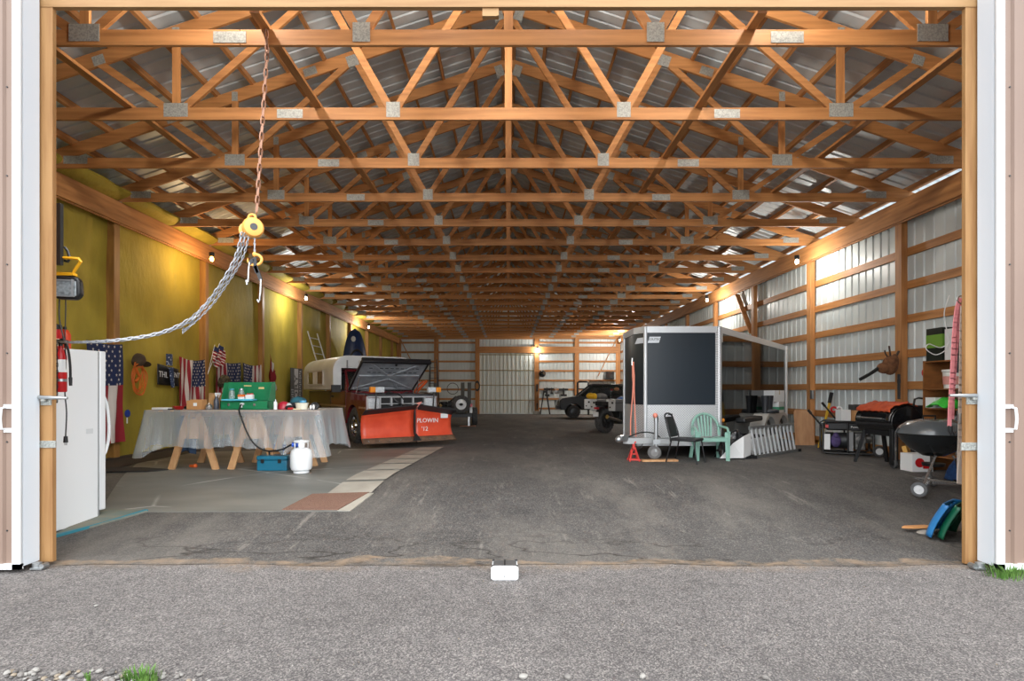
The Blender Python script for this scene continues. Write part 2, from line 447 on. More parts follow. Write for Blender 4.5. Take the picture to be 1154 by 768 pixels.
# the big sliding door in the back wall
m = MB(); ribbed(m, (-1.88, YB-.06, .07), (1,0,0), (0,0,1), 3.6, 3.85, pitch=.23, nrm=(0,1,0))
d3 = struct(m.build('door_3', mat('door_steel', (214, 221, 218), .4), keep=True), 'white ribbed sliding door in the back wall')
gf = mat('door_rail', (150, 142, 112), .5, metal=.2)
for z in (.1, .95, 1.9, 2.85, 3.85): MB().box(-1.86, 1.72, YB-.1, YB-.06, z-.03, z+.03).build('rail', gf, d3)
for k in range(14): MB().box(-1.88+.2645*k-.012, -1.88+.2645*k+.012, YB-.085, YB-.06, .07, 3.9).build('rib', gf, d3)
MB().box(-1.9, 1.74, YB-.11, YB-.05, .07, .13).build('bottom_rail', wall_m, d3)
# front wall above and beside the opening
wf = struct_empty('wall_front')
for s in (-1, 1):
    m = MB()
    m.prism([(4.24, -.02), (7.35, -.02), (7.35, 4.98), (4.24, 6.1)] if s > 0 else [(-4.24, 6.1), (-7.35, 4.98), (-7.35, -.02), (-4.24, -.02)], .12, M4.Translation(V((0, 5.2, 0))) @ rot('X', 90))
    m.build('siding', tan, wf)
m = MB(); m.prism([(-4.24, 5.1), (4.24, 5.1), (4.24, 6.15), (0, 7.55), (-4.24, 6.15)], .12, M4.Translation(V((0, 5.2, 0))) @ rot('X', 90)); m.build('gable', tan, wf)
for s in (-1, 1): MB().box(s*4.38-.08, s*4.38+.08, 5.2, 5.34, .02, 4.9).build('post', wz, wf)
MB().box(-7.1, 7.1, 5.2, 5.24, 5.12, 5.36).build('header_board', wx, wf)
t1 = MB().box(-4.135, -4.005, 4.99, 5.03, .03, 4.95).build('trim_1', jz, keep=True); struct(t1, 'bare wood jamb board on the left of the door opening')
t2 = MB().box(4.015, 4.155, 4.99, 5.03, .01, 4.95).build('trim_2', jz, keep=True); struct(t2, 'bare wood jamb board on the right of the door opening')
t3 = MB().box(-4.14, 4.16, 4.985, 5.035, 4.905, 5.12).build('trim_3', jx, keep=True); struct(t3, 'bare wood header board over the door opening')
MB().box(-.23, -.1, 5.0, 5.05, 4.835, 4.91).box(-.1, -.085, 5.0, 5.06, 4.84, 4.91).build('stop_block', jx, t3)
# the two open sliding doors
def slide(s, name, lab):
    m = MB()
    x0, x1 = 4.1, 9.5
    prof = []; x = x0+.07
    while x < x1:
        prof += [(x, 0), (x+.075, 0), (x+.09, .02), (x+.115, .02), (x+.13, 0)]; x += .15
    n = len(prof)
    vs = [(s*a, 4.8-q, .06) for a, q in prof]+[(s*a, 4.8-q, 5.3) for a, q in prof]
    m.add(vs, [(k, k+1, k+1+n, k+n) if s < 0 else (k+1, k, k+n, k+1+n) for k in range(n-1)])
    d = struct(m.build(name, tan, keep=True), lab)
    MB().box(min(s*4.1, s*4.13), max(s*4.1, s*4.13), 4.785, 4.965, .05, 5.3).build('edge_channel', white_trim, d)
    MB().box(min(s*4.1, s*4.168), max(s*4.1, s*4.168), 4.765, 4.79, .03, 5.3).build('corner_trim', white_m, d)
    MB().box(min(s*4.1, s*9.5), max(s*4.1, s*9.5), 4.765, 4.8, .03, .075).build('bottom_trim', white_m, d)
    MB().box(min(s*4.13, s*9.5), max(s*4.13, s*9.5), 4.81, 4.96, .06, 5.3).build('frame', white_trim, d)
    m = MB(); px = [4.25, 4.34][0]
    zc = HC-(472-CY)*4.75/F
    hx = s*4.235
    m.tube([(hx, 4.79, zc+.095), (hx, 4.74, zc+.085), (hx, 4.73, zc), (hx, 4.74, zc-.085), (hx, 4.79, zc-.095)], .011, 8)
    for q in (1, -1): m.cbox((hx-s*.02, 4.785, zc+q*.1), (.07, .012, .035))
    m.build('pull_handle', white_m, d)
    m = MB()
    for k in range(7):
        for j in range(3): m.cyl((s*(4.235+j*.9), 4.8, .35+.75*k), (s*(4.235+j*.9), 4.793, .35+.75*k), .007, n=6)
    m.build('screws', darksteel, d)
    m = MB().box(s*4.03-.05, s*4.03+.05, 4.84, 4.92, .005, .02); m.cyl((s*4.05, 4.88, .02), (s*4.05, 4.88, .055), .035, n=12); m.cyl((s*3.99, 4.85, .03), (s*3.99, 4.91, .03), .022, n=10)
    m.build('floor_roller', galv, d)
slide(-1, 'door_1', 'tan sliding barn door with white edge on the left')
slide(1, 'door_2', 'tan sliding barn door with white edge on the right')

# roof: ribbed steel and purlins
m = MB()
for s in (-1, 1):
    prof = []; y = 4.6
    while y < YB+.3:
        prof += [(y, 0), (y+.075, 0), (y+.09, .022), (y+.125, .022), (y+.14, 0)]; y += .2286
    n = len(prof)
    def zr(x): return ztop(x)+.125
    e = s*7.6
    vs = [(0, y, zr(0)+q) for y, q in prof]+[(e, y, zr(e)+q) for y, q in prof]
    m.add(vs, [(k, k+n, k+1+n, k+1) if s > 0 else (k, k+1, k+1+n, k+n) for k in range(n-1)])
ce = struct(m.build('ceiling', roof_m, keep=True), 'ribbed steel roof above the trusses')
for s in (-1, 1):
    for x in [.09]+[.62+.545*k for k in range(13)]:
        q = M4.Translation(V((s*x, 0, ztop(x)+.05))) @ M4.Rotation(s*math.atan(SL), 4, 'Y')
        MB().box(-.022, .022, 4.9, YB, -.062, .062, X=q).build('purlin', wy, ce)
    for x in (2.37, 4.72):
        MB().box(s*x-.045, s*x+.045, 5.3, YB, ZB+.152, ZB+.19).build('lateral_brace', wy, ce)

# trusses
ordn = ['nearest', 'second', 'third', 'fourth', 'fifth', 'sixth', 'seventh', 'eighth', 'ninth', 'tenth', 'eleventh', 'twelfth', 'thirteenth',
        'fourteenth', 'fifteenth', 'sixteenth', 'seventeenth', 'eighteenth', 'nineteenth', 'twentieth', 'last']
def truss(y):
    r = thing('roof_truss', 'timber roof truss nearest the door opening, chain hoist hung from it', 'roof truss', (0, y, ZB), group='roof trusses')
    T = .038
    def wb_(a, b, h, name='web', mt=wx): MB().beam((a[0], 0, a[1]), (b[0], 0, b[1]), T, h, up=(0,.001,1) if abs(a[0]-b[0]) > .05 else (1,0,0)).build(name, mt, r, local=True)
    m = MB()
    m.box(-2.615, 2.615, -T/2, T/2, 0, .15)
    for s in (-1, 1): m.prism([(s*2.62, 0), (s*7.1, 0), (s*6.66, .15), (s*2.62, .15)][::s], T, M4.Translation(V((0, T/2, 0))) @ rot('X', 90))
    m.build('bottom_chord', wx, r, local=True)
    for s in (-1, 1):
        m = MB()
        def tc_(x0, x1): m.prism([(s*x0, 2.56-SL*x0), (s*x1, 2.56-SL*x1), (s*x1, 2.37-SL*x1), (s*x0, 2.37-SL*x0)][::-s], T, M4.Translation(V((0, T/2, 0))) @ rot('X', 90))
        tc_(.03, 3.0); tc_(3.005, 7.3)
        m.build('top_chord', wx, r, local=True)
        B1, B2, T1, T3 = (s*1.435, .12), (s*4.14, .12), (s*2.36, 1.62), (s*5.12, .72)
        wb_((s*1.39, .15), (s*.05, 2.28), .09); wb_((s*1.48, .15), (s*2.3, 1.6), .09)
        wb_((s*4.04, .15), (s*2.42, 1.58), .09); wb_((s*4.24, .13), T3, .09)
        wb_((s*4.14, .15), (s*4.14, 1.02), .09, mt=wz)
        def pl(cx, cz, w_, h_, a=0):
            m = MB(); X = M4.Translation(V((cx, 0, cz))) @ M4.Rotation(a, 4, 'Y')
            m.box(-w_/2, w_/2, -T/2-.003, -T/2-.0005, -h_/2, h_/2, X=X); m.box(-w_/2, w_/2, T/2+.0005, T/2+.003, -h_/2, h_/2, X=X)
            m.build('gusset_plate', plate_m, r, local=True)
        an = s*math.atan(SL)
        pl(s*1.435, .125, .17, .19); pl(s*2.72, .075, .32, .11); pl(s*4.14, .12, .3, .17); pl(s*6.55, .12, .36, .12)
        pl(s*2.36, 1.62, .17, .17, an); pl(s*3.0, 1.46, .2, .12, an); pl(s*4.14, 1.08, .09, .14, 0); pl(s*5.1, .74, .15, .12, an); pl(s*.16, 2.33, .14, .2, an)
    wb_((0, .15), (0, 2.5), .09, 'king_post', wz)
    return r
tr0 = truss(tk[0])
for k in range(1, 21):
    w_ = ordn[k]
    dup(tr0, (0, tk[k], ZB), label=('roof truss farthest back, right against the back wall' if k == 20 else 'timber roof truss, %s one in from the door opening' % w_))
# ------------------------------------------------------------------ lamps
bulb_m = mat('lit_bulb', (255, 240, 215), .3, emit=(255, 236, 200, 18))
bulb_o = mat('lit_bulb_amber', (255, 200, 120), .3, emit=(255, 190, 90, 14))
def lamp(x, y, label, amber=False, z=4.46, w=1.0, ax=0):
    r = thing('ceiling_light', label, 'light bulb', (x, y, z), group='bare bulbs along the walls')
    MB().lathe([(0,.14),(.055,.14),(.055,.075),(.04,.05),(.032,.05),(0,.05)], n=14).build('socket', black, r, local=True)
    MB().lathe([(0,-.05),(.025,-.045),(.042,-.015),(.042,.012),(.03,.04),(.018,.06),(0,.06)], n=14).build('bulb', bulb_o if amber else bulb_m, r, local=True)
    ld = bpy.data.lights.new('bulb_light', 'POINT'); ld.energy = BULB_W*w; ld.shadow_soft_size = .06
    ld.color = (1, .66, .34) if amber else (1, .95, .87)
    lo = bpy.data.objects.new('bulb_light', ld); COL.objects.link(lo); lo.parent = r; lo.location = (0, 0, -.11)
    return r
lamp(-6.4, 12.25, 'amber bare bulb high on the left wall above the small stick flags', True, w=.4, z=4.38)
lamp(-6.4, 17.95, 'bare bulb at the top of the left wall above the ladder', w=.5)
lamp(-6.4, 26.0, 'bare bulb at the top of the left wall behind the dark blue kayak', w=.8)
for x_, z_, l_ in ((-2.7, 5.85, 'added unseen fill bulb above the door header, leftmost of the four over the opening'), (-.75, 6.3, 'added unseen fill bulb above the door header, second from the left'), (.75, 6.3, 'added unseen fill bulb above the door header, second from the right'), (2.7, 5.85, 'added unseen fill bulb above the door header, rightmost of the four over the opening')):
    lamp(x_, 5.3, l_, z=z_, w=.9)  # unseen bulbs added behind the header to brighten the interior
lamp(6.4, 12.6, 'bare bulb with black socket at the top of the right wall nearest the opening', w=.55, z=4.4)
lamp(6.4, 18.3, 'bare bulb at the top of the right wall above the cargo trailer', w=.7)
lamp(6.4, 32.7, 'bare bulb near the back right corner of the barn', w=3.2)
lamp(1.85, YB-.5, 'bare bulb on the post right of the back sliding door', z=4.2, w=.35)

# ------------------------------------------------------------------ chain hoist
def links(mb, path, pitch, r, wd, mi=0, n1=8, n2=4, twist=None):
    pts = [V(p) for p in path]; L = [0]
    for a, b in zip(pts, pts[1:]): L.append(L[-1]+(b-a).length)
    s = pitch/2; k = 0; j = 0
    while s < L[-1]:
        while L[j+1] < s: j += 1
        t = (s-L[j])/(L[j+1]-L[j]); p = pts[j].lerp(pts[j+1], t); d = (pts[j+1]-pts[j]).normalized()
        a = d.cross(V((0,1,0))); a = a.normalized() if a.length > .01 else V((1,0,0)); b = d.cross(a)
        sd = (a+b).normalized() if k % 2 else (a-b).normalized()
        hl = pitch*.68-r; hw = wd/2-r; ring = []
        for i in range(n1):
            an = 2*math.pi*i/n1
            c_, s_ = math.cos(an), math.sin(an)
            ring.append(p + d*(hl-hw)*(1 if c_ > 1e-6 else (-1 if c_ < -1e-6 else 0)) + d*hw*c_ + sd*hw*s_)
        mb.tube(ring, r, n2, mi, closed=True)
        s += pitch; k += 1
ch_rust = mat('rusty_chain', (150, 112, 92), .5, metal=.5)
ch_steel = mat('zinc_chain', (148, 150, 154), .4, metal=.35)
dh = 5.56
hz = thing('chain_hoist', 'orange manual chain hoist hanging from the first truss with its chain swept to the left', 'chain hoist', tuple(P(286, 256, dh)))
m = MB(); links(m, [P(300, 34, dh-.06), P(301, 62, dh-.05)], .07, .008, .045)
links(m, [P(296, 34, dh+.05), P(301, 62, dh)], .07, .008, .045)
links(m, [P(301, 60, dh), P(297, 120, dh), P(293, 180, dh), P(289, 243, dh)], .078, .0085, .048); m.build('hanging_chain', ch_rust, hz)
m = MB(); c = P(285, 257, dh)
A = axes(c, (1,.35,0), (0,0,1))
m.lathe([(0,-.05),(.07,-.05),(.095,-.035),(.1,-.01),(.1,.02),(.085,.045),(.05,.055),(0,.055)], A @ M4.Rotation(.25, 4, 'Y'), 26)
m.lathe([(0,-.1),(.062,-.1),(.075,-.09),(.075,-.06),(.06,-.05),(0,-.05)], A @ M4.Translation(V((-.06,-.01,0))), 20)
m.build('housing', orange, hz)
m = MB(); m.lathe([(0,.058),(.034,.058),(.036,.054)], A @ M4.Rotation(.25, 4, 'Y'), 18); m.build('maker_plate', darksteel, hz)
m = MB(); m.torus(.036, .012, axes(P(284, 246, dh), (1,0,0), (0,0,1)), 16, 8); m.build('top_hook', orange, hz)
m = MB(); links(m, [P(287, 266, dh), P(287, 285, dh)], .032, .005, .022); m.build('load_chain', ch_steel, hz)
m = MB(); m.ball(P(287, 287, dh), (.022,.022,.026)); m.tube([P(287+8*math.cos(a), 293+6.2*math.sin(a), dh) for a in [k*.4-1.4 for k in range(13)]], [.014]*10+[.011,.008,.005], 8); m.build('load_hook', orange, hz)
m = MB()
for o_ in (0, -.028):
    pth = catmull([P(277+o_*150, 262, dh-.05+o_), P(269+o_*130, 290, dh-.05+o_), P(253+o_*110, 318, dh-.07+o_), P(233+o_*30, 344+o_*60, dh-.1), P(211, 364+o_*90, dh-.15), P(178, 377+o_*50, dh-.2), P(130, 384.5+o_*40, dh-.3), P(82, 386, dh-.25), P(64, 385, dh-.12)], 12)
    links(m, pth, .05, .0062, .034)
links(m, catmull([P(224, 352, dh-.12), P(216, 364, dh-.12), P(210, 372, dh-.12), P(206, 375, dh-.12), P(208, 369, dh-.12)], 6), .03, .0042, .02)
links(m, catmull([P(281, 264, dh-.03), P(273, 292, dh-.03), P(256, 320, dh-.05), P(238, 345, dh-.08), P(214, 368, dh-.12), P(206, 372, dh-.12)], 10), .036, .0055, .027)
m.build('hand_chain', ch_steel, hz)
sl = thing('lifting_strap', 'black lifting strap with two steel hooks dangling from the chain hoist hook', 'strap', tuple(P(286, 300, dh)))
m = MB()
for a, b in (((287,290),(288,302)), ((288,300),(294,316)), ((285,292),(281,298)), ((287,300),(290,308))): m.beam(P(*a, dh-.01), P(*b, dh-.01), .035, .008, up=(0,1,0))
m.build('webbing', black, sl)
for pts in ([(281,296),(280,306),(279.5,318),(278.5,321),(277.5,316)], [(294,315),(293.5,328),(293,338),(291.5,341),(290,338)]):
    MB().tube([P(*q, dh-.01) for q in pts], .009, 8).build('hook', steel, sl)

# ------------------------------------------------------------------ freezer and what hangs by the left jamb
fz = thing('upright_freezer', 'white upright freezer standing behind the left door jamb', 'freezer', (-4.70, 6.17, FL(6.1)), R(-12))
h0 = .02
MB().box(-.72, 0, -.3, .27, .0, 1.93).build('cabinet', white_m, fz, local=True, bevel=.012)
d = MB().box(-.72, 0.005, .285, .36, .12, 1.93).build('door', white_m, fz, local=True, bevel=.012)
MB().box(-.71, -.01, .262, .29, .02, 1.92).build('door_gasket', grey_p, fz, local=True)
MB().tube(catmull([(-.03, .36, 1.42), (-.03, .405, 1.3), (-.03, .43, 1.08), (-.03, .42, .9), (-.03, .385, .78), (-.03, .36, .74)], 5), .017, 8).build('handle', white_m, d, local=True)
MB().box(.0, .004, .12, .2, 1.0, 1.055).build('rating_label', mat('pale_label', (208, 212, 214), .5), fz, local=True)
MB().box(-.7, -.02, .27, .3, 0, .11).build('kick_grille', grey_p, fz, local=True)

can_top = fz.location.z+1.93
cn = thing('coffee_can', 'red can with a black lid and pale label standing on the white freezer', 'can', (-4.83, 6.04, can_top))
MB().lathe([(0,0),(.062,0),(.065,.004),(.065,.2),(.06,.205),(0,.205)], n=24).build('can_body', red, cn, local=True)
MB().lathe([(.066,.02),(.0665,.02),(.0665,.1),(.066,.1)], n=24).build('label_band', mat('cream_label', (226, 208, 178), .6), cn, local=True)
m = MB(); m.lathe([(0,.0),(.022,0),(.022,.003),(0,.003)], axes((.02,-.0655,.15), (1,.2,0), (0,0,1)), 14); m.build('gold_emblem', mat('gold_label', (226, 178, 40), .5), cn, local=True)
MB().lathe([(0,.255),(.058,.255),(.068,.245),(.068,.2),(.066,.2)], n=24).build('lid', black, cn, local=True)
ob_ = thing('oil_jug', 'orange-red plastic jug beside the red can on the freezer', 'jug', (-4.86, 6.22, can_top))
MB().prism([(-.05,0),(.05,0),(.05,.16),(.03,.2),(.02,.22),(-.02,.22),(-.05,.17)], .07, M4.Translation(V((0,.035,0))) @ rot('X', 90)).build('jug_body', mat('orange_red', (206, 66, 34), .4), ob_, local=True, bevel=.012)
MB().cyl((0,0,.22),(0,0,.25),.018).build('cap', black, ob_, local=True)

fe = thing('fire_extinguisher', 'red fire extinguisher with black hose on the back of the left jamb', 'fire extinguisher', (-4.275, 5.42, 1.52))
MB().lathe([(0,0),(.045,0),(.052,.01),(.052,.34),(.042,.39),(.02,.42),(.02,.44),(0,.44)], n=24).build('cylinder', red, fe, local=True)
MB().lathe([(.0523,.19),(.053,.19),(.053,.31),(.0523,.31)], n=24).build('label_band', white_card, fe, local=True)
MB().lathe([(.0523,.1),(.053,.1),(.053,.125),(.0523,.125)], n=24).build('strap', galv, fe, local=True)
m = MB(); m.cyl((0,0,.43),(0,0,.48),.018); m.beam((-.04,0,.5),(.07,0,.49),.018,.012); m.beam((-.02,0,.47),(.07,0,.455),.018,.01); m.build('valve', darksteel, fe, local=True)
m = MB(); m.tube(catmull([(0,0,.47),(.03,-.03,.5),(.075,-.03,.47),(.1,-.03,.38),(.115,-.03,.25),(.118,-.03,.12)], 6), .011, 8); m.cyl((.118,-.03,.14),(.12,-.03,.06),.016,.013)
m.build('hose', black, fe, local=True)
# work light on its hook
fl_ = thing('work_light', 'black floodlight with a yellow carrying handle hanging behind the left jamb', 'work light', (-4.2, 5.4, 2.4))
X_ = rot('Z', 18)
m = MB(); m.prism([(-.11,.02),(-.07,-.02),(.09,-.02),(.13,.03),(.12,.17),(.09,.2),(-.08,.2),(-.12,.16)], .1, X_ @ M4.Translation(V((0,.05,.02))) @ rot('X', 90)); m.build('lamp_housing', black, fl_, local=True, bevel=.02)
MB().box(-.085, .095, -.058, -.05, .03, .17, X=X_).build('lens', mat('lamp_glass', (150, 158, 162), .12, rgb2=(110, 116, 120), scale=30, spec=.8), fl_, local=True, bevel=.01)
m = MB()
for x in (-.09, .1): m.cbox((x,-.062,.1), (.012,.012,.16), X_)
for z in (.025, .175): m.cbox((0,-.062,z), (.2,.012,.012), X_)
m.build('bezel', grey_p, fl_, local=True)
m = MB(); m.tube([(-.1,.0,.25),(.06,.0,.245),(.07,.0,.27),(.15,-.02,.36),(.13,-.02,.385),(-.1,-.02,.40)], .014, 8); m.box(-.1,.08,-.03,.03,.225,.25)
m.build('handle', mat('yellow_handle', (236, 172, 30), .4), fl_, local=True)
m = MB(); m.tube([(.03,0,.2),(.03,0,.25)],.008,6); m.tube([(-.08,0,.2),(-.08,0,.25)],.008,6); m.build('yoke', black, fl_, local=True)
m = MB(); m.box(-4.27, -4.215, 5.34, 5.38, 2.72, 3.3); hb = m.build('rail_channel', darksteel); tag(hb, 'dark steel channel on the wall above the yellow-handled floodlight', 'steel channel')
m = MB(); m.tube([(-4.22,5.40,2.9),(-4.19,5.4,2.86),(-4.17,5.4,2.79),(-4.19,5.4,2.76),(-4.22,5.4,2.77)], .012, 8); o = m.build('hanging_hook', darksteel); tag(o, 'dark hook holding the floodlight behind the left jamb', 'hook')
m = MB()
m.tube(catmull([P(67,333,5.42), P(67,360,5.42), P(73,388,5.42), P(74,410,5.42), P(73,440,5.42), P(75,465,5.42), P(74,492,5.42)], 6), .006, 6, 0)
m.tube(catmull([P(74,333,5.43), P(74,352,5.43), P(73,384,5.43)], 6), .005, 6, 0)
pc = thing('power_cord', 'black power cord with a plug hanging down the freezer side', 'cord', tuple(P(74,500,5.42)))
m.build('cable', black, pc)
m = MB(); a = P(74, 492, 5.42); m.cyl(a, a-V((0,0,.06)), .016, .02); m.cyl(a-V((.008,0,.06)), a-V((.008,0,.085)), .003, n=6); m.cyl(a-V((-.008,0,.06)), a-V((-.008,0,.085)), .003, n=6); m.build('plug', black, pc)
m = MB(); links(m, [P(64,385,5.36), P(64.5,420,5.36), P(64,455,5.36)], .034, .004, .018); o = m.build('loose_chain', darksteel); tag(o, 'dark chain end hanging behind the left jamb beside the extinguisher', 'chain')
# latch hardware on both jambs
def latch(name, pts_bar, br, strap, lab1, lab2):
    t = thing('door_latch', lab1, 'latch', tuple(P(*br[0], 4.98)))
    m = MB(); a, b = P(pts_bar[0][0], pts_bar[0][1], 4.95), P(pts_bar[1][0], pts_bar[1][1], 4.95)
    m.tube([a, a.lerp(b, .6), b], [.018, .016, .011], 8); m.build('bar', galv, t)
    m = MB(); p0, p1 = P(br[0][0], br[0][1], 4.985), P(br[1][0], br[1][1], 4.985)
    m.box(p0.x, p1.x, 4.978, 4.992, p1.z, p0.z)
    for fx in (.2, .8):
        for fz_ in (.25, .75): m.cyl((p0.x+(p1.x-p0.x)*fx, 4.98, p0.z+(p1.z-p0.z)*fz_), (p0.x+(p1.x-p0.x)*fx, 4.97, p0.z+(p1.z-p0.z)*fz_), .008, n=6)
    m.cbox(((p0.x+p1.x)/2, 4.962, (p0.z*.7+p1.z*.3)), (.04, .035, .05)); m.build('bracket', plate_m, t, bevel=.003)
    p0, p1 = P(*strap[0], 4.985), P(*strap[1], 4.985)
    m = MB(); m.box(p0.x, p1.x, 4.978, 4.992, p1.z, p0.z)
    for k in range(4): m.cyl((p0.x+(p1.x-p0.x)*(.15+.23*k), 4.98, (p0.z+p1.z)/2), (p0.x+(p1.x-p0.x)*(.15+.23*k), 4.972, (p0.z+p1.z)/2), .008, n=6)
    o = m.build('strap_plate', plate_m, bevel=.002); tag(o, lab2, 'strap plate')
latch('l', [(44, 448), (76, 449)], [(46, 446), (58, 457)], [(45, 497), (63, 505)], 'galvanised latch bar across the left door jamb', 'flat steel strap plate on the left door jamb below the latch')
latch('r', [(1100, 446), (1070, 446)], [(1089, 444), (1101, 456)], [(1083, 499), (1101, 508)], 'galvanised latch bar across the right door jamb', 'flat steel strap plate on the right door jamb below the latch')

# white guide box in the middle of the threshold
gb = thing('door_guide_box', 'white metal guide box set on the ground in the middle of the doorway', 'guide box', (-.03, 4.6, 0))
MB().box(-.105, .105, 0, .2, .0, .1).build('box_body', white_m, gb, local=True, bevel=.006)
m = MB(); m.prism([(-.11,.012),(-.095,0),(.095,0),(.11,.012),(.11,.1),(.09,.115),(-.09,.115),(-.11,.1)], .006, M4.Translation(V((0,-.001,0))) @ rot('X', 90)); m.build('face_plate', white_m, gb, local=True)
MB().box(-.095, .095, .02, .19, .1, .104).build('galvanised_top', galv, gb, local=True)
m = MB().box(-.005, .005, .02, .19, .104, .112)
for x in (-.1, .1):
    for y in (.02, .18): m.cyl((x*.95, y, .1), (x*.95, y, .112), .01, n=8)
m.cyl((0,-.006,.03),(0,-.009,.03),.006,n=8); m.build('bolts', darksteel, gb, local=True)

# ------------------------------------------------------------------ floor coverings on the left
def on_floor(poly, lift, n=24, thick=.012):
    pts = [G(*p) for p in poly]
    mb = MB()                                   # bilinear quad draped over the floor
    a, b, c_, d_ = pts
    def f(u, v, dz):
        q = a.lerp(b, u).lerp(d_.lerp(c_, u), v); return (q.x, q.y, FL(q.y)+lift+dz)
    mb.grid(lambda u, v: f(u, v, 0), n, n)
    for e in range(4):
        if e < 2: mb.grid(lambda u, v, e=e: f(u, e, -thick*v), n, 1)
        else: mb.grid(lambda u, v, e=e: f(e-2, u, -thick*v), n, 1)
    return mb
sheetm = mat('grey_floor_sheet', (122, 122, 116), .55, rgb2=(100, 101, 97), scale=1.6, detail=7, lo=.34, hi=.7, stretch=(.5, 1.6, 1))
def scratch(m_, pale):
    t = m_.node_tree; b = t.nodes['Principled BSDF']; old = b.inputs['Base Color'].links[0].from_socket
    c = t.nodes.new('ShaderNodeTexCoord'); wv = t.nodes.new('ShaderNodeTexVoronoi'); wv.feature = 'DISTANCE_TO_EDGE'; wv.inputs['Scale'].default_value = .55
    mp = t.nodes.new('ShaderNodeMapping'); mp.inputs['Scale'].default_value = (.8, 1.2, 0); mp.inputs['Rotation'].default_value = (0, 0, .5)
    t.links.new(c.outputs['Object'], mp.inputs[0]); t.links.new(mp.outputs[0], wv.inputs['Vector'])
    r = t.nodes.new('ShaderNodeValToRGB'); r.color_ramp.elements[0].position = .0; r.color_ramp.elements[0].color = (.75,.75,.75,1); r.color_ramp.elements[1].position = .012; r.color_ramp.elements[1].color = (0,0,0,1)
    t.links.new(wv.outputs['Distance'], r.inputs[0])
    n = t.nodes.new('ShaderNodeTexNoise'); n.inputs['Scale'].default_value = 1.2; t.links.new(c.outputs['Object'], n.inputs['Vector'])
    r2 = t.nodes.new('ShaderNodeValToRGB'); r2.color_ramp.elements[0].position = .45; r2.color_ramp.elements[1].position = .6; t.links.new(n.outputs['Fac'], r2.inputs[0])
    mu = t.nodes.new('ShaderNodeMath'); mu.operation = 'MULTIPLY'; t.links.new(r.outputs[0], mu.inputs[0]); t.links.new(r2.outputs[0], mu.inputs[1])
    mx = t.nodes.new('ShaderNodeMix'); mx.data_type = 'RGBA'; t.links.new(mu.outputs[0], mx.inputs[0]); t.links.new(old, mx.inputs[6]); mx.inputs[7].default_value = C(*pale)
    t.links.new(mx.outputs[2], b.inputs['Base Color'])
scratch(sheetm, (190, 190, 184))
o = on_floor([(112, 578), (395, 577), (500, 504.5), (168, 511)], .008).build('floor_sheet', sheetm, smooth=False); tag(o, 'large grey scuffed floor sheet under the sawhorse table', 'floor sheet')
runm = mat('pale_runner', (172, 166, 154), .7, rgb2=(150, 145, 134), scale=2.2, detail=6)
segs = [0, .13, .3, .45, .58, .72, .86, 1]
rn = thing('pale_floor_runner', 'pale beige panels edging the grey floor sheet on the right', 'floor runner', tuple(G(440, 540)))
A_, B_, C_, D_ = (366, 560), (417, 558), (500, 504.5), (474, 504.8)
for a, b in zip(segs, segs[1:]):
    L_ = lambda p, q, t: (p[0]+(q[0]-p[0])*t, p[1]+(q[1]-p[1])*t)
    A2, B2, C2, D2 = G(*A_), G(*B_), G(*C_), G(*D_)
    mm = MB()
    def f(u, v, dz=0, a=a, b=b):
        t = a+.01+(b-a-.02)*v; q = A2.lerp(D2, t).lerp(B2.lerp(C2, t), u); return (q.x, q.y, FL(q.y)+.014+dz)
    mm.grid(f, 4, 8); mm.build('panel', runm, rn, smooth=False)
o = on_floor([(380, 577), (395, 577), (421, 557), (415, 557)], .013).build('edge_strip', runm, rn, smooth=False)
o = on_floor([(318, 576), (381, 576), (416, 556.5), (352, 558.5)], .02, thick=.018).build('door_mat', mat('brown_mat', (136, 104, 88), .95, rgb2=(116, 86, 72), scale=90, bump=.8), smooth=False); tag(o, 'brown doormat on the near right corner of the grey floor sheet', 'doormat')
osb = mat('worn_board', (126, 122, 108), .8, rgb2=(102, 118, 112), scale=6, detail=7, stretch=(.6, 1.4, 1))
pb = thing('floor_board', 'worn board with a teal painted edge under the white freezer', 'board', tuple(G(120, 585)))
on_floor([(20, 622), (62, 606), (166, 577.5), (118, 575)], .02, thick=.02).build('board', osb, pb, smooth=False)
on_floor([(60, 607.5), (62, 605.2), (167, 577), (163, 576.6)], .026, thick=.026).build('teal_edge', mat('teal_paint', (46, 122, 138), .6), pb, smooth=False)
m = MB(); m.grid(lambda u, v: (-7.0+.75*u, 8.2+5*v, FL(9)+.012), 2, 8); o = m.build('floor_mat', mat('dark_mat', (48, 40, 34), .85, rgb2=(60, 50, 44), scale=3), smooth=False); tag(o, 'dark brown mat strip along the foot of the yellow wall', 'mat')
m = MB(); m.prism([(-.9,-.25),(.55,-.18),(.75,.05),(.2,.25),(-.9,.28)], .015, M4.Translation(V((-6.0, 8.72, .312)))); o = m.build('rubber_mat', rubber); tag(o, 'black rubber mat beside the freezer near the yellow wall', 'mat')

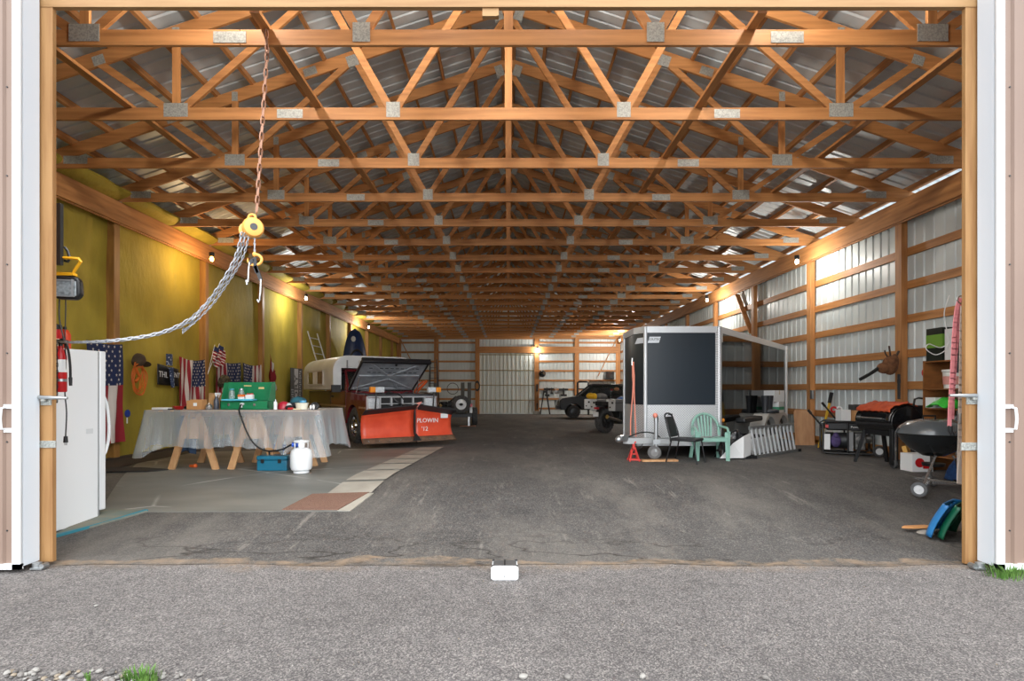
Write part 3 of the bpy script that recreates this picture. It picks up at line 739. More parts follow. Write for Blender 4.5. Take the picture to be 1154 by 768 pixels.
# ------------------------------------------------------------------ sawhorse table under clear plastic
TX0, TX1, TY0, TY1, TZ = -5.55, -2.90, 8.7, 9.85, 1.235
tb = thing('work_table', 'long plywood table on sawhorses covered with clear plastic sheeting', 'table', ((TX0+TX1)/2, 9.2, .3))
MB().box(TX0, TX1, TY0, TY1, TZ-.022, TZ).build('tabletop', pale_wood, tb, bevel=.003)
m = MB()
m.box(TX0+.2, TX1-.2, TY0+.45, TY0+.49, TZ-.1, TZ-.022); m.box(TX0, TX1, TY1-.07, TY1-.03, TZ-.11, TZ-.022); m.build('apron', pale_wood, tb)
plastic = bpy.data.materials.new('clear_plastic_sheet'); plastic.use_nodes = True; t = plastic.node_tree; b = t.nodes['Principled BSDF']
b.inputs['Base Color'].default_value = C(186, 194, 198); b.inputs['Roughness'].default_value = .22; b.inputs['Specular IOR Level'].default_value = .7
lw = t.nodes.new('ShaderNodeLayerWeight'); lw.inputs['Blend'].default_value = .35
mr = t.nodes.new('ShaderNodeMapRange'); mr.inputs['To Min'].default_value = .36; mr.inputs['To Max'].default_value = .85
t.links.new(lw.outputs['Facing'], mr.inputs[0]); t.links.new(mr.outputs[0], b.inputs['Alpha'])
def sheet(label):
    per = []                                                       # walk round the table edge
    def walk(a, b, n):
        for k in range(n): per.append(V(a).lerp(V(b), k/n))
    e = .012
    cs = [(TX0-e, TY0-e, 0), (TX1+e, TY0-e, 0), (TX1+e, TY1+e, 0), (TX0-e, TY1+e, 0)]
    walk(cs[0], cs[1], 96); walk(cs[1], cs[2], 40); walk(cs[2], cs[3], 60); walk(cs[3], cs[0], 40)
    N = len(per); cen = V(((TX0+TX1)/2, (TY0+TY1)/2, 0)); rows = 14; vs, fs = [], []
    for j in range(rows+1):
        v = j/rows
        for i, p in enumerate(per):
            dx = min(abs(p.x-TX0), abs(p.x-TX1)); dy = min(abs(p.y-TY0), abs(p.y-TY1))
            near = math.exp(-(max(dx, dy)/.16)**2)
            out = V((0, 0, 0))
            if abs(p.y-(TY0-e)) < .005: out += V((0, -1, 0))
            if abs(p.y-(TY1+e)) < .005: out += V((0, 1, 0))
            if abs(p.x-(TX0-e)) < .005: out += V((-1, 0, 0))
            if abs(p.x-(TX1+e)) < .005: out += V((1, 0, 0))
            if near > .3: out = (p-V((max(TX0+.05, min(TX1-.05, p.x)), max(TY0+.05, min(TY1-.05, p.y)), 0)))
            out = out.normalized() if out.length > 0 else V((0,0,0))
            wob = .014*math.sin(i*.35)+.008*math.sin(i*.97+1)+.004*math.sin(i*2.3)
            fold = .05*math.exp(-((p.x+3.40)/.085)**2) if p.y < TY0 else 0
            drop = .57+.02*math.sin(i*.21+1)+.008*math.sin(i*.9)+.13*near+.12*math.exp(-((p.x+3.40)/.12)**2)*(p.y < TY0)
            k = v**1.1
            q = p + out*(.01+(.05+wob*1.5+.1*near+fold)*k)
            vs.append((q.x, q.y, TZ+.004-drop*v))
    for j in range(rows):
        for i in range(N):
            i2 = (i+1) % N; fs.append((j*N+i, j*N+i2, (j+1)*N+i2, (j+1)*N+i))
    m = MB(); m.add(vs, fs)
    m.grid(lambda u, v: (TX0-.02+(TX1-TX0+.04)*u, TY0-.02+(TY1-TY0+.04)*v, TZ+.004), 10, 6)
    o = m.build('plastic_sheet', plastic, angle=80); tag(o, label, 'plastic sheet'); return o
sheet('clear plastic sheeting draped over the sawhorse table')
def sawhorse(cx, label, y0=8.86, y1=9.7):
    r = thing('sawhorse', label, 'sawhorse', (cx, (y0+y1)/2, .3), group='sawhorses under the table')
    top = TZ-.026
    MB().box(cx-.045, cx+.045, y0-.06, y1+.06, top-.09, top-.001).build('top_rail', pale_wood, r)
    for y in (y0, y1):
        for s in (-1, 1):
            MB().beam((cx+s*.35, y, .3), (cx+s*.07, y, top-.03), .1, .04, up=(0,1,0)).build('leg', pale_wood, r)
        MB().prism([(-.075, top-.1), (.075, top-.1), (.2, top-.42), (-.2, top-.42)][::-1], .014, M4.Translation(V((cx, y-.022, 0))) @ rot('X', 90)).build('gusset', pale_wood, r)
    return r
sawhorse(-4.91, 'pale wooden sawhorse under the left part of the plastic covered table')
sawhorse(-3.98, 'pale wooden sawhorse under the middle of the plastic covered table')
sawhorse(-3.5, 'pale wooden sawhorse under the right end of the table behind the propane tank', 9.25, 9.75)
SZ = TZ+.008
# camp stove
green = mat('stove_green', (24, 122, 78), .38, coat=.3)
cs = thing('camp_stove', 'large green folding camp stove open on the plastic covered table', 'camp stove', (-4.08, 9.0, SZ))
x0, x1, y0, y1 = -.42, .33, -.14, .12
m = MB().box(x0, x1, y0, y1, 0, .02).box(x0, x1, y0, y0+.02, .02, .13).box(x0, x1, y1-.02, y1, .02, .13).box(x0, x0+.02, y0, y1, .02, .13).box(x1-.02, x1, y0, y1, .02, .13); m.build('case', green, cs, local=True, bevel=.006)
MB().box(x0+.03, x1-.03, y0+.03, y1-.03, .09, .1).build('cooktop', darksteel, cs, local=True)
m = MB()
for q in (-.2, .2): m.torus(.07, .012, M4.Translation(V((q, -.01, .12)))); m.cyl((q,-.01,.1),(q,-.01,.125),.04)
for k in range(9): m.box(x0+.08+.08*k, x0+.085+.08*k, y0+.03, y1-.03, .125, .132)
m.build('burners', darksteel, cs, local=True)
m = MB().box(x0, x1, y1-.015, y1+.03, .13, .43); m.build('lid', green, cs, local=True, bevel=.006)
for s in (x0, x1-.012):
    m = MB(); m.prism([(y0+.02, .135), (y1-.015, .135), (y1-.015, .42), (y1-.12, .42)][::1], .012, axes((s, 0, 0), (0,1,0), (0,0,1))); m.build('wind_guard', green, cs, local=True)
m = MB(); m.cbox((-.28,y0-.008,.075),(.03,.014,.04)); m.cbox((.12,y0-.008,.075),(.03,.014,.04)); m.build('latches', steel, cs, local=True)
m = MB(); m.cyl((-.06,y0,.085),(-.06,y0-.06,.085),.022); m.cyl((-.06,y0-.05,.085),(-.06,y0-.05,.03),.012); m.build('regulator', white_m, cs, local=True)
m = MB(); m.cbox((.12,y1-.017,.335),(.09,.006,.03)); m.cbox((-.1,y1-.017,.37),(.12,.006,.02)); m.build('lid_label', mat('gold_decal', (214, 190, 130), .5), cs, local=True)
tr_ = MB(); tr_.box(-4.46, -3.97, 8.80, 8.98, SZ+.133, SZ+.162); o = tr_.build('tray', mat('cyan_tray', (86, 190, 214), .35), bevel=.012); tag(o, 'light blue tray resting on the front edge of the camp stove', 'tray')
TRZ = SZ+.162
clear = mat('jar_glass', (206, 222, 222), .05, trans=.75)
def jar(x, lab, lid):
    j = thing('glass_jar', lab, 'jar', (x, 8.89, TRZ), group='jars on the blue tray')
    MB().lathe([(0,0),(.04,0),(.044,.01),(.044,.1),(.034,.125),(.034,.14),(0,.14)], n=18).build('jar_body', clear, j, local=True)
    MB().lathe([(0,.165),(.036,.165),(.036,.138)], n=18).build('lid', lid, j, local=True)
jar(-4.33, 'clear glass jar on the left end of the light blue tray', mat('teal_lid', (60, 150, 160), .4))
jar(-4.18, 'clear glass jar in the middle of the blue tray behind the orange carton', galv)
def box_thing(name, lab, cat, x, y, z, sx, sy, sz, mt, rz=0, bev=.004, lid=None, group=None):
    t_ = thing(name, lab, cat, (x, y, z), R(rz), group)
    MB().box(-sx/2, sx/2, -sy/2, sy/2, 0, sz).build('box_body', mt, t_, local=True, bevel=bev)
    if lid:
        mt2, w_ = lid; MB().box(-w_/2, w_/2, -sy/2-.001, sy/2+.001, sz*.35, sz+.0015).build('tape', mt2, t_, local=True)
    return t_
oc = box_thing('carton', 'small orange and white carton on the blue tray', 'carton', -4.16, 8.85, TRZ, .09, .06, .07, white_card)
MB().box(-.046, .046, -.031, .031, .035, .071).build('orange_band', mat('orange_card', (222, 112, 48), .6), oc, local=True)
oc = box_thing('carton', 'white carton with red caps on the right of the blue tray', 'carton', -4.04, 8.87, TRZ, .11, .07, .07, white_card)
m = MB()
for q in (-.03, .01, .04): m.cyl((q,0,.07),(q,0,.09),.014)
m.build('caps', red, oc, local=True)
# the rest of the table top
def lathe_thing(name, lab, cat, loc, parts, group=None):
    t_ = thing(name, lab, cat, loc, group=group)
    for nm, prof, mt in parts: MB().lathe(prof, n=20).build(nm, mt, t_, local=True)
    return t_
o = MB().box(-5.52, -5.28, 8.78, 8.92, SZ, SZ+.03).build('white_tray', white_card, bevel=.006); tag(o, 'flat white tray at the left end of the table', 'tray')
lathe_thing('red_bowl', 'red plastic bowl near the left end of the table', 'bowl', (-5.12, 8.83, SZ), [('bowl', [(0,0),(.05,0),(.06,.006),(.095,.05),(.098,.052),(.09,.05),(.055,.012),(0,.01)], red)])
o = MB().box(-5.36, -5.2, 8.8, 8.84, SZ, SZ+.012).build('dark_tool', darksteel); tag(o, 'dark flat tool lying between the white tray and red bowl', 'tool')
o = MB().ball((-4.99, 8.84, SZ+.03), (.06, .05, .03)).build('black_pouch', black); tag(o, 'small black pouch left of the cardboard box on the table', 'pouch')
cb = box_thing('cardboard_box', 'brown cardboard box with white label on the left of the table', 'box', -4.85, 8.84, SZ, .235, .16, .14, cardboard)
MB().box(-.01, .045, -.083, -.08, .055, .105).build('label', white_card, cb, local=True)
m = MB(); m.box(-.11, .11, -.002, .001, .14, .142); m.box(-.117,.117,.02,.08,.14,.155); m.build('flap', cardboard, cb, local=True)
lathe_thing('metal_pot', 'small silver pot right of the cardboard box on the table', 'pot', (-4.67, 8.85, SZ), [('pot', [(0,0),(.04,0),(.055,.02),(.055,.06),(.035,.085),(.012,.09),(.012,.1),(0,.1)], steel)])
sb = thing('spray_bottle', 'dark spray bottle with white trigger behind the silver pot', 'spray bottle', (-4.68, 9.1, SZ))
MB().lathe([(0,0),(.04,0),(.042,.01),(.042,.13),(.02,.18),(.016,.2),(0,.2)], n=16).build('bottle', mat('smoke_bottle', (86, 92, 104), .3), sb, local=True)
m = MB(); m.cyl((0,0,.2),(0,0,.225),.018); m.box(-.02,.07,-.012,.012,.225,.26); m.beam((.05,0,.23),(.035,0,.18),.012,.01); m.build('trigger_head', white_m, sb, local=True)
pb_ = thing('paper_bag', 'tall brown paper bag left of the green camp stove', 'bag', (-4.72, 9.22, SZ))
MB().prism([(-.13,0),(.1,0),(.13,.19),(.08,.25),(-.02,.22),(-.11,.26)], .14, M4.Translation(V((0,.07,0))) @ rot('X', 90)).build('bag_body', mat('kraft_paper', (186, 146, 98), .85, rgb2=(160, 122, 80), scale=7, bump=.6), pb_, local=True, bevel=.01)
sc = thing('spray_can', 'white and silver spray can right of the camp stove', 'spray can', (-3.62, 8.82, SZ))
MB().lathe([(0,0),(.028,0),(.028,.11),(.018,.125),(0,.125)], n=16).build('can_body', white_m, sc, local=True); MB().cyl((0,0,.125),(0,0,.155),.017).build('cap', steel, sc, local=True)
hl = thing('red_helmet', 'red cap-like helmet with white brim on the right of the table', 'helmet', (-3.56, 9.0, SZ))
MB().lathe([(.1,0),(.1,.03),(.085,.085),(.05,.115),(0,.125)], n=20).build('shell', mat('crimson', (168, 30, 52), .35), hl, local=True)
MB().ball((.09,-.03,.05), (.05,.04,.05)).build('visor', mat('pale_grey', (190, 196, 198), .3), hl, local=True)
o = MB().ball((-3.38, 9.05, SZ+.05), (.1, .1, .06)).ball((-3.43, 8.9, SZ+.03), (.07,.06,.035)).build('dark_gloves', mat('black_cloth', (26, 27, 32), .9), angle=180); tag(o, 'crumpled black gloves in front of the red helmet', 'gloves')
o = MB().box(-3.41, -3.33, 8.76, 8.83, SZ, SZ+.03).build('red_tin', red, bevel=.008); tag(o, 'small red tin in front of the black gloves', 'tin')
bd = thing('teal_bag', 'crumpled teal bag left of the white basket', 'bag', (-3.44, 9.3, SZ))
m = MB(); m.grid(lambda u, v: (.14*math.sin(math.pi*v)**.5*math.cos(2*math.pi*u)*(1+.25*nz.noise(V((u*9, v*4, 2)))), .1*math.sin(math.pi*v)**.5*math.sin(2*math.pi*u), .2*v+.02*nz.noise(V((u*7, v*5, 5)))), 22, 10); m.build('bag_body', mat('teal_cloth', (34, 96, 112), .7, rgb2=(24, 60, 72), scale=9), bd, local=True, angle=180)
bk = thing('white_basket', 'white plastic basket holding a blue lidded jar on the table', 'basket', (-3.23, 8.88, SZ))
m = MB(); m.lathe([(0,0),(.085,0),(.1,.09),(.108,.092),(.108,.1),(.096,.1),(.082,.008),(0,.008)], M4.Diagonal((1,.7,1,1)), 24); m.build('basket_body', mat('cream_plastic', (222, 220, 202), .5), bk, local=True)
jb = thing('blue_jar', 'jar with a blue lid standing in the white basket', 'jar', (-3.22, 8.9, SZ+.008))
MB().lathe([(0,0),(.045,0),(.045,.1),(0,.1)], n=18).build('jar_body', clear, jb, local=True); MB().lathe([(0,.13),(.048,.13),(.05,.125),(.05,.098)], n=18).build('lid', mat('sky_lid', (74, 150, 190), .4), jb, local=True)
o = MB().box(-3.31, -3.2, 8.72, 8.78, SZ, SZ+.016).build('folded_cloth', mat('cream_cloth', (226, 214, 176), .9), bevel=.006); tag(o, 'folded cream cloth at the front edge of the table', 'cloth')
m = MB(); m.torus(.05, .02, M4.Translation(V((-3.04, 8.9, SZ+.05))) @ rot('X', 70)); m.ball((-3.04, 8.93, SZ+.05), (.07,.05,.05)); o = m.build('headphones', black); tag(o, 'black headphones at the right end of the table', 'headphones')
m = MB(); m.ball((-3.02,8.8,SZ+.04),(.02,.02,.04)); m.ball((-3.06,8.79,SZ+.035),(.018,.018,.035)); o = m.build('white_earpiece', white_card); tag(o, 'small white ear pieces in front of the black headphones', 'ear pieces')
# under and before the table
tbx = thing('toolbox', 'teal metal toolbox with black handle on the floor before the table', 'toolbox', (-3.61, 8.8, FL(8.8)+.01), R(0))
teal = mat('toolbox_teal', (24, 104, 132), .35, coat=.2)
MB().box(-.23, .23, -.14, .16, 0, .16).build('case', teal, tbx, local=True, bevel=.012)
MB().box(-.235, .235, -.145, .165, .163, .23).build('lid', teal, tbx, local=True, bevel=.016)
MB().tube([(-.1,.01,.23),(-.1,.01,.275),(-.08,.01,.29),(.08,.01,.29),(.1,.01,.275),(.1,.01,.23)], .014, 8).build('handle', black, tbx, local=True)
for x in (-.14, .12): MB().cbox((x,-.147,.15),(.05,.015,.06)).build('latch', black, tbx, local=True, bevel=.004)
tk_ = thing('propane_tank', 'white propane tank on the floor at the right end of the table', 'propane tank', (-3.1, 8.5, FL(8.5)+.01))
MB().lathe([(0,.02),(.1,.025),(.145,.05),(.16,.1),(.16,.27),(.145,.33),(.1,.365),(.04,.375),(0,.375)], n=28).build('vessel', white_m, tk_, local=True)
MB().lathe([(.115,.05),(.115,0),(.108,0),(.108,.05)], n=24).build('foot_ring', white_m, tk_, local=True)
m = MB()
for a0 in (0.35, 2.0, 3.6, 5.1):
    m.grid(lambda u, v, a0=a0: (.1*math.cos(a0+.45*(u-.5)*2), .1*math.sin(a0+.45*(u-.5)*2), .355+.1*v), 6, 1)
m.torus(.1, .012, M4.Translation(V((0,0,.465))), 24, 6); m.build('collar', white_m, tk_, local=True, solid=.006)
m = MB(); m.cyl((0,0,.37),(0,0,.44),.022); m.cyl((0,0,.44),(0,0,.49),.03,.034); m.build('valve', white_m, tk_, local=True)
MB().cyl((-.02,0,.41),(-.13,-.03,.42),.03,.036).build('regulator_knob', mat('blue_knob', (24, 78, 178), .4), tk_, local=True)
hs = MB(); dA = 8.72
hs.tube(catmull([(-4.14, 8.80, SZ+.08), tuple(P(269.5, 463, 8.66)), tuple(P(272, 471, 8.6)), tuple(P(279, 489, 8.56)), tuple(P(288, 502, 8.56)), tuple(P(301, 508.5, 8.56)), tuple(P(317, 507, 8.5)), (-3.24, 8.47, FL(8.5)+.43)], 8), .012, 8)
o = hs.build('gas_hose', black); tag(o, 'black gas hose sagging from the camp stove to the propane tank', 'hose')
bt = box_thing('blue_tote', 'blue plastic tote on the floor behind the table and teal toolbox', 'tote', -3.9, 10.2, FL(10.2)+.01, .5, .35, .28, mat('tote_blue', (40, 74, 160), .45))
MB().box(-.26, .26, -.185, .185, .28, .31).build('lid', mat('tote_lid', (190, 196, 204), .5), bt, local=True)
o = MB().beam((-5.12, 9.15, .325), (-5.02, 9.1, .325), .05, .04).ball((-5.02, 9.1, .33), .035).build('orange_clamp', mat('clamp_orange', (222, 100, 40), .5)); tag(o, 'orange clamp lying on the floor behind the left sawhorse', 'clamp')
jn = thing('blue_jeans', 'blue cloth hanging behind the plastic at the left end of the table', 'cloth', (-5.45, 9.3, .55))
MB().grid(lambda u, v: (.32*u, .03*math.sin(u*14), .6*v-.12*abs(u-.5)), 16, 8).build('cloth', mat('denim', (72, 96, 130), .9), jn, local=True, solid=.01, angle=180)

# ------------------------------------------------------------------ left wall hangings
def flag(name, lab, ya, yb, zt, zb, union, n_str=13, xoff=-6.98, wave=.02, sag=.03, ucols=None, skew=0, group='flags on the yellow wall', thin=.004):
    W, H = abs(yb-ya), zt-zb
    ux0, ux1, uv = union                          # union from u0 to u1 (u runs deeper into the barn), down to v
    def pt(u, v, off=0):
        y = ya+(yb-ya)*u; z = zt-H*v-sag*math.sin(math.pi*u)*(1-v)+skew*u*(1-v)
        return (xoff+off+wave*math.sin(u*17+v*3)*(.3+v)+wave*.5*math.sin(u*31+v*7), y, z)
    nu, nv = n_str*3, 24
    r = thing(name, lab, 'flag', (xoff, (ya+yb)/2, zb), group=group)
    def mf(u, v):
        if ux0 <= u <= ux1 and v <= uv: return 2
        return 0 if int(u*n_str+1e-6) % 2 == 0 else 1
    m = MB(); m.grid(lambda u, v: pt(u, v), nu, nv, mfn=mf)
    rows, cols = 9, 6
    for j in range(rows):
        for i in range(cols - (j % 2)):
            u = ux0+(ux1-ux0)*((i+.5+(.5 if j % 2 else 0))/cols); v = uv*(j+.5)/rows
            c = V(pt(u, v, .012)); s = min(W*(ux1-ux0)/cols, H*uv/rows)*.36
            st = [c+V((0, s*(1 if k % 2 == 0 else .42)*math.sin(math.pi*k/5), s*(1 if k % 2 == 0 else .42)*math.cos(math.pi*k/5))) for k in range(10)]
            m.add([tuple(p) for p in st], [tuple(range(10))], 1)
    m.build('cloth', [flag_red, flag_white, flag_blue], r, angle=180)
    return r
flag('hanging_flag', 'tall striped flag hanging beside the white freezer', 9.32, 10.22, 2.37, .62, (.0, 1, .43), n_str=5, xoff=-6.93, wave=.03)
flag('hanging_flag', 'wavy striped flag hanging beside the black banner', 12.12, 13.2, 2.27, 1.12, (.46, 1, .56), xoff=-7.03, wave=.025, sag=.06)
flag('hanging_flag', 'striped flag hanging behind the camouflage hat', 13.65, 14.95, 2.28, 1.35, (.42, 1, .8), xoff=-7.04, sag=.05)
flag('hanging_flag', 'small flag with stars left and stripes right above the green stove', 15.05, 16.2, 2.28, 1.25, (0, .5, .7), n_str=10, xoff=-7.04, sag=.05)
flag('hanging_flag', 'narrow folded red flag hanging from the post right of the green stove', 16.42, 16.8, 2.62, 1.55, (.55, .56, .02), n_str=3, xoff=-6.9, wave=.06, skew=-.55)
st = thing('stick_flags', 'two small striped flags on sticks fixed to the wall post', 'stick flags', (-6.98, 13.35, 1.9))
for k, (dy, tz) in enumerate(((0, 0), (.22, .05))):
    m = MB(); m.tube([(-6.97, 13.16, 1.92), (-6.92, 13.38+dy, 2.62+tz)], .006, 6); m.build('stick', white_card, st)
    m = MB(); m.grid(lambda u, v: (-6.92-.03*math.sin(u*9+v*4), 13.38+dy-.12*v+.3*u, 2.62+tz-.42*v-.16*u), 12, 14, mfn=lambda u, v: 2 if (v < .3 and u < .5) else (0 if int(v*11) % 2 else 1)); m.build('cloth', [flag_red, flag_white, flag_blue], st, angle=180)
def hat(name, lab, y, z, mt, s=1, parts=True):
    r = thing(name, lab, 'hat', (-6.95, y, z))
    m = MB(); m.lathe([(.1*s,0),(.105*s,.03*s),(.095*s,.08*s),(.06*s,.115*s),(0,.125*s)], axes((0,0,0), (0,1,0), (.3,0,1)), 18); m.build('crown', mt, r, local=True)
    m = MB(); m.lathe([(0,0),(.085*s,0),(.085*s,.008),(0,.012)], axes((.06*s,.11*s,-.06*s), (0,1,-.5), (1,0,.2)), 18); m.build('brim', mt, r, local=True)
camo = mat('camouflage', (96, 92, 66), .9, rgb2=(58, 52, 40), scale=16, lo=.45, hi=.55)
hat('baseball_hat', 'brown baseball cap hanging beside the tall flag on the post', 10.6, 2.12, mat('brown_cloth', (84, 70, 50), .9, rgb2=(70, 56, 42), scale=10), 1.25)
hat('camouflage_hat', 'camouflage hat hanging below the small stick flags', 13.75, 1.78, camo, 1.55)
orange_c = mat('cord_orange', (206, 104, 34), .5)
m = MB()
for k in range(7):
    pts = []
    for a in range(26):
        q = 2*math.pi*a/26
        pts.append((-6.9+.02*k*.5+.01*math.sin(3*q+k), 10.55+(.13+.012*k)*math.cos(q)*(1+.1*math.sin(2*q+k)), 1.83+(.27+.02*math.sin(k*2))*math.sin(q)-.02*k))
    m.tube(pts, .009, 5, closed=True)
m.tube([(-6.9, 10.5, 1.95), (-6.88, 10.6, 1.8), (-6.9, 10.5, 1.7)], .03, 6)
o = m.build('extension_cord', orange_c); tag(o, 'coiled orange extension cord hanging below the brown cap', 'cord')
pd = thing('blue_paddle', 'small round blue paddle hanging low beside the tall flag', 'paddle', (-6.95, 10.35, 1.02))
m = MB(); m.lathe([(0,0),(.07,0),(.07,.015),(0,.015)], axes((0,0,.1), (0,1,0), (0,0,1)), 18); m.build('paddle_head', mat('royal_blue', (36, 66, 160), .5), pd, local=True)
MB().cyl((0,0,.04),(0,0,-.08),.01).build('handle', white_card, pd, local=True)
bn = thing('black_banner', 'black banner with white lettering hanging left of the wavy flag', 'banner', (-7.0, 11.72, 1.68))
m = MB(); m.grid(lambda u, v: (.01*math.sin(u*9), -.40+.72*u, .40-.42*v-.06*u*(1-v)-.03*u), 14, 8); m.build('cloth', black, bn, local=True, solid=.004, angle=180)
for body, y, sz in (('THL', -.23, .17), ('ENT', .21, .15)):
    vs, fs = text_geo(body, sz); m = MB(); m.add(vs, fs, 0, axes((.02, y, .18), (0,1,-.06), (0,0,1))); m.build('lettering', white_card, bn, local=True, smooth=False)
bd_ = mat('bandana', (52, 66, 96), .9, rgb2=(170, 176, 190), scale=20, lo=.56, hi=.6)
for nm, lab, y, z, w_, h_ in (('star_bandana', 'starred blue bandana hanging above the black banner', 11.64, 2.05, .22, .24), ('draped_bandana', 'grey and blue bandana draped over the middle of the black banner', 11.7, 1.6, .17, .42)):
    r = thing(nm, lab, 'bandana', (-6.95, y, z))
    MB().grid(lambda u, v: (.03*math.sin(u*math.pi), (u-.5)*w_*(1-.35*v*(h_ > .3))+.06*v*(h_ > .3), h_*(1-v)), 12, 10).build('cloth', bd_, r, local=True, solid=.006, angle=180)
ob2 = thing('text_banner', 'black and grey vertical banner with large letters on the yellow wall', 'banner', (-7.0, 18.75, 1.0))
MB().box(-.005, .005, -.52, .52, 0, 1.28).build('cloth', black, ob2, local=True)
MB().box(.005, .008, -.2, .14, .05, 1.26).build('grey_band', mat('silver_grey', (196, 196, 198), .7), ob2, local=True)
vs, fs = text_geo('ORY', .44); m = MB(); m.add(vs, fs, 0, axes((.011, -.03, .62), (0,0,1), (0,-1,0))); m.build('lettering', black, ob2, local=True, smooth=False)
m = MB()
for k in range(16):
    m.box(.005, .009, .22+.04*(k % 2), .40-.03*(k % 3), .08+.072*k, .08+.072*k+.045)
for k in range(7): m.box(.005, .009, -.46+.04*(k % 2), -.28, .1+.075*k, .1+.075*k+.04)
m.build('small_marks', mat('pale_print', (176, 178, 184), .7), ob2, local=True)
al = thing('aluminium_ladder', 'aluminium extension ladder leaning on the yellow wall behind the camper', 'ladder', (-6.6, 20.4, FL(20.4)))
a0, a1 = V((-6.1, 20.2, FL(20)+0)), V((-7.0, 19.8, 3.62)); off = V((0.12, .62, -.02))
for q in (V((0,0,0)), off): MB().beam(a0+q, a1+q, .06, .025, up=(1,0,0)).build('rail', mat('ladder_aluminium', (200, 202, 200), .45, metal=.2), al)
m = MB()
for k in range(12): m.cyl(a0.lerp(a1, (k+.6)/12.4), a0.lerp(a1, (k+.6)/12.4)+off, .016, n=8)
m.build('rungs', mat('ladder_aluminium', (200, 202, 200), .45, metal=.2), al)
ky = thing('blue_kayak', 'dark blue kayak standing upright against the yellow wall behind the camper', 'kayak', (-6.6, 24.4, FL(24)), R(-58))
m = MB()
m.grid(lambda u, v: (.28*math.sin(math.pi*u)*(math.sin(math.pi*(v*.94+.06))**.5), (u-.5)*1.12*(math.sin(math.pi*(.06+v*.94))**.42), .03+4.0*v), 18, 26)
m.build('hull', mat('kayak_blue', (22, 52, 98), .35, coat=.3), ky, local=True, solid=.02, angle=180)
m = MB(); m.ball((.29, -.15, 3.55), (.02,.1,.12)); m.build('emblem', white_card, ky, local=True)
m = MB(); m.torus(.3, .03, axes((.3, 0, 2.6), (0,1,0), (0,0,1)) @ M4.Diagonal((1,1.6,1,1))); m.build('cockpit_rim', black, ky, local=True)
pk = thing('black_jacket', 'black jacket hanging right of the dark blue kayak', 'jacket', (-6.85, 25.75, 2.7))
m = MB(); m.grid(lambda u, v: (.1*math.sin(math.pi*u), (u-.5)*(.5-.2*v+.2*math.sin(v*6)), 1.2*(1-v)), 14, 14); m.build('cloth', mat('black_cloth', (26,27,32), .9), pk, local=True, solid=.03, angle=180)
m = MB(); m.tube([(-6.9, 26.7, 2.4), (-6.92, 27.0, 3.9)], .03, 8); o = m.build('black_pole', black); tag(o, 'black pole leaning on the yellow wall right of the black jacket', 'pole')
m = MB(); m.tube([(-6.85, 24.9, 4.56), (-6.85, 24.9, 6.2)], .008, 5); o = m.build('hanging_line', black); tag(o, 'thin black line hanging from the roof above the dark blue kayak', 'line')
# ------------------------------------------------------------------ wheels
def wheel_parts(parent, c, axis, r, wd, rim_m, name='wheel', spokes=6, rim=.62, tyre=None):
    X, _ = MB().frame(V(c)-V(axis).normalized()*wd/2, V(c)+V(axis).normalized()*wd/2)
    m = MB(); h = wd
    m.lathe([(r*rim, .06*h), (r*.86, 0), (r*.97, .1*h), (r, .25*h), (r, .75*h), (r*.97, .9*h), (r*.86, h), (r*rim, .94*h)], X, 30)
    n = 26
    for k in range(n):
        a = 2*math.pi*k/n
        for z0 in (.12, .58): m.cbox((0,0,0), (r*.05, r*.1, h*.3), X @ M4.Rotation(a+(.12 if z0 > .3 else 0), 4, 'Z') @ M4.Translation(V((r*1.005, 0, h*(z0+.15)))))
    t_ = m.build(name, tyre or tyre_m, parent, local=True)
    m = MB(); m.lathe([(r*rim, .1*h), (r*rim*.9, .16*h), (r*rim*.86, .3*h), (r*.2, .22*h), (r*.17, .08*h), (0, .08*h)], X, 24)
    m.lathe([(0, .92*h), (r*.17, .92*h), (r*.2, .78*h), (r*rim*.86, .7*h), (r*rim*.9, .84*h), (r*rim, .9*h)], X, 24)
    for k in range(spokes):
        a = 2*math.pi*k/spokes
        for z in (.2, .8): m.cyl(X @ V((r*.4*math.cos(a), r*.4*math.sin(a), h*(z-.06))), X @ V((r*.4*math.cos(a), r*.4*math.sin(a), h*(z+.06))), r*.055, n=8)
    m.build('rim', rim_m, t_, local=True)
    return t_
def arch_profile(y0, y1, zlo, ztop_pts, wheels, r):
    """side outline with wheel arches: along the bottom from y0 to y1, then back along the top"""
    pts = [(y0, zlo)]
    for c, cz in wheels:
        hw = math.sqrt(max(0, r*r-(zlo-cz)**2)); a0 = math.atan2(zlo-cz, -hw); a1 = math.atan2(zlo-cz, hw)
        if a0 < 0: a0 += 2*math.pi
        for k in range(13): a = a0+(a1-a0)*k/12; pts.append((c+r*math.cos(a), cz+r*math.sin(a)))
    pts.append((y1, zlo)); return pts+ztop_pts
YZ = lambda x: axes((x, 0, 0), (0,1,0), (0,0,1))             # polygon (y,z), extruded along +x
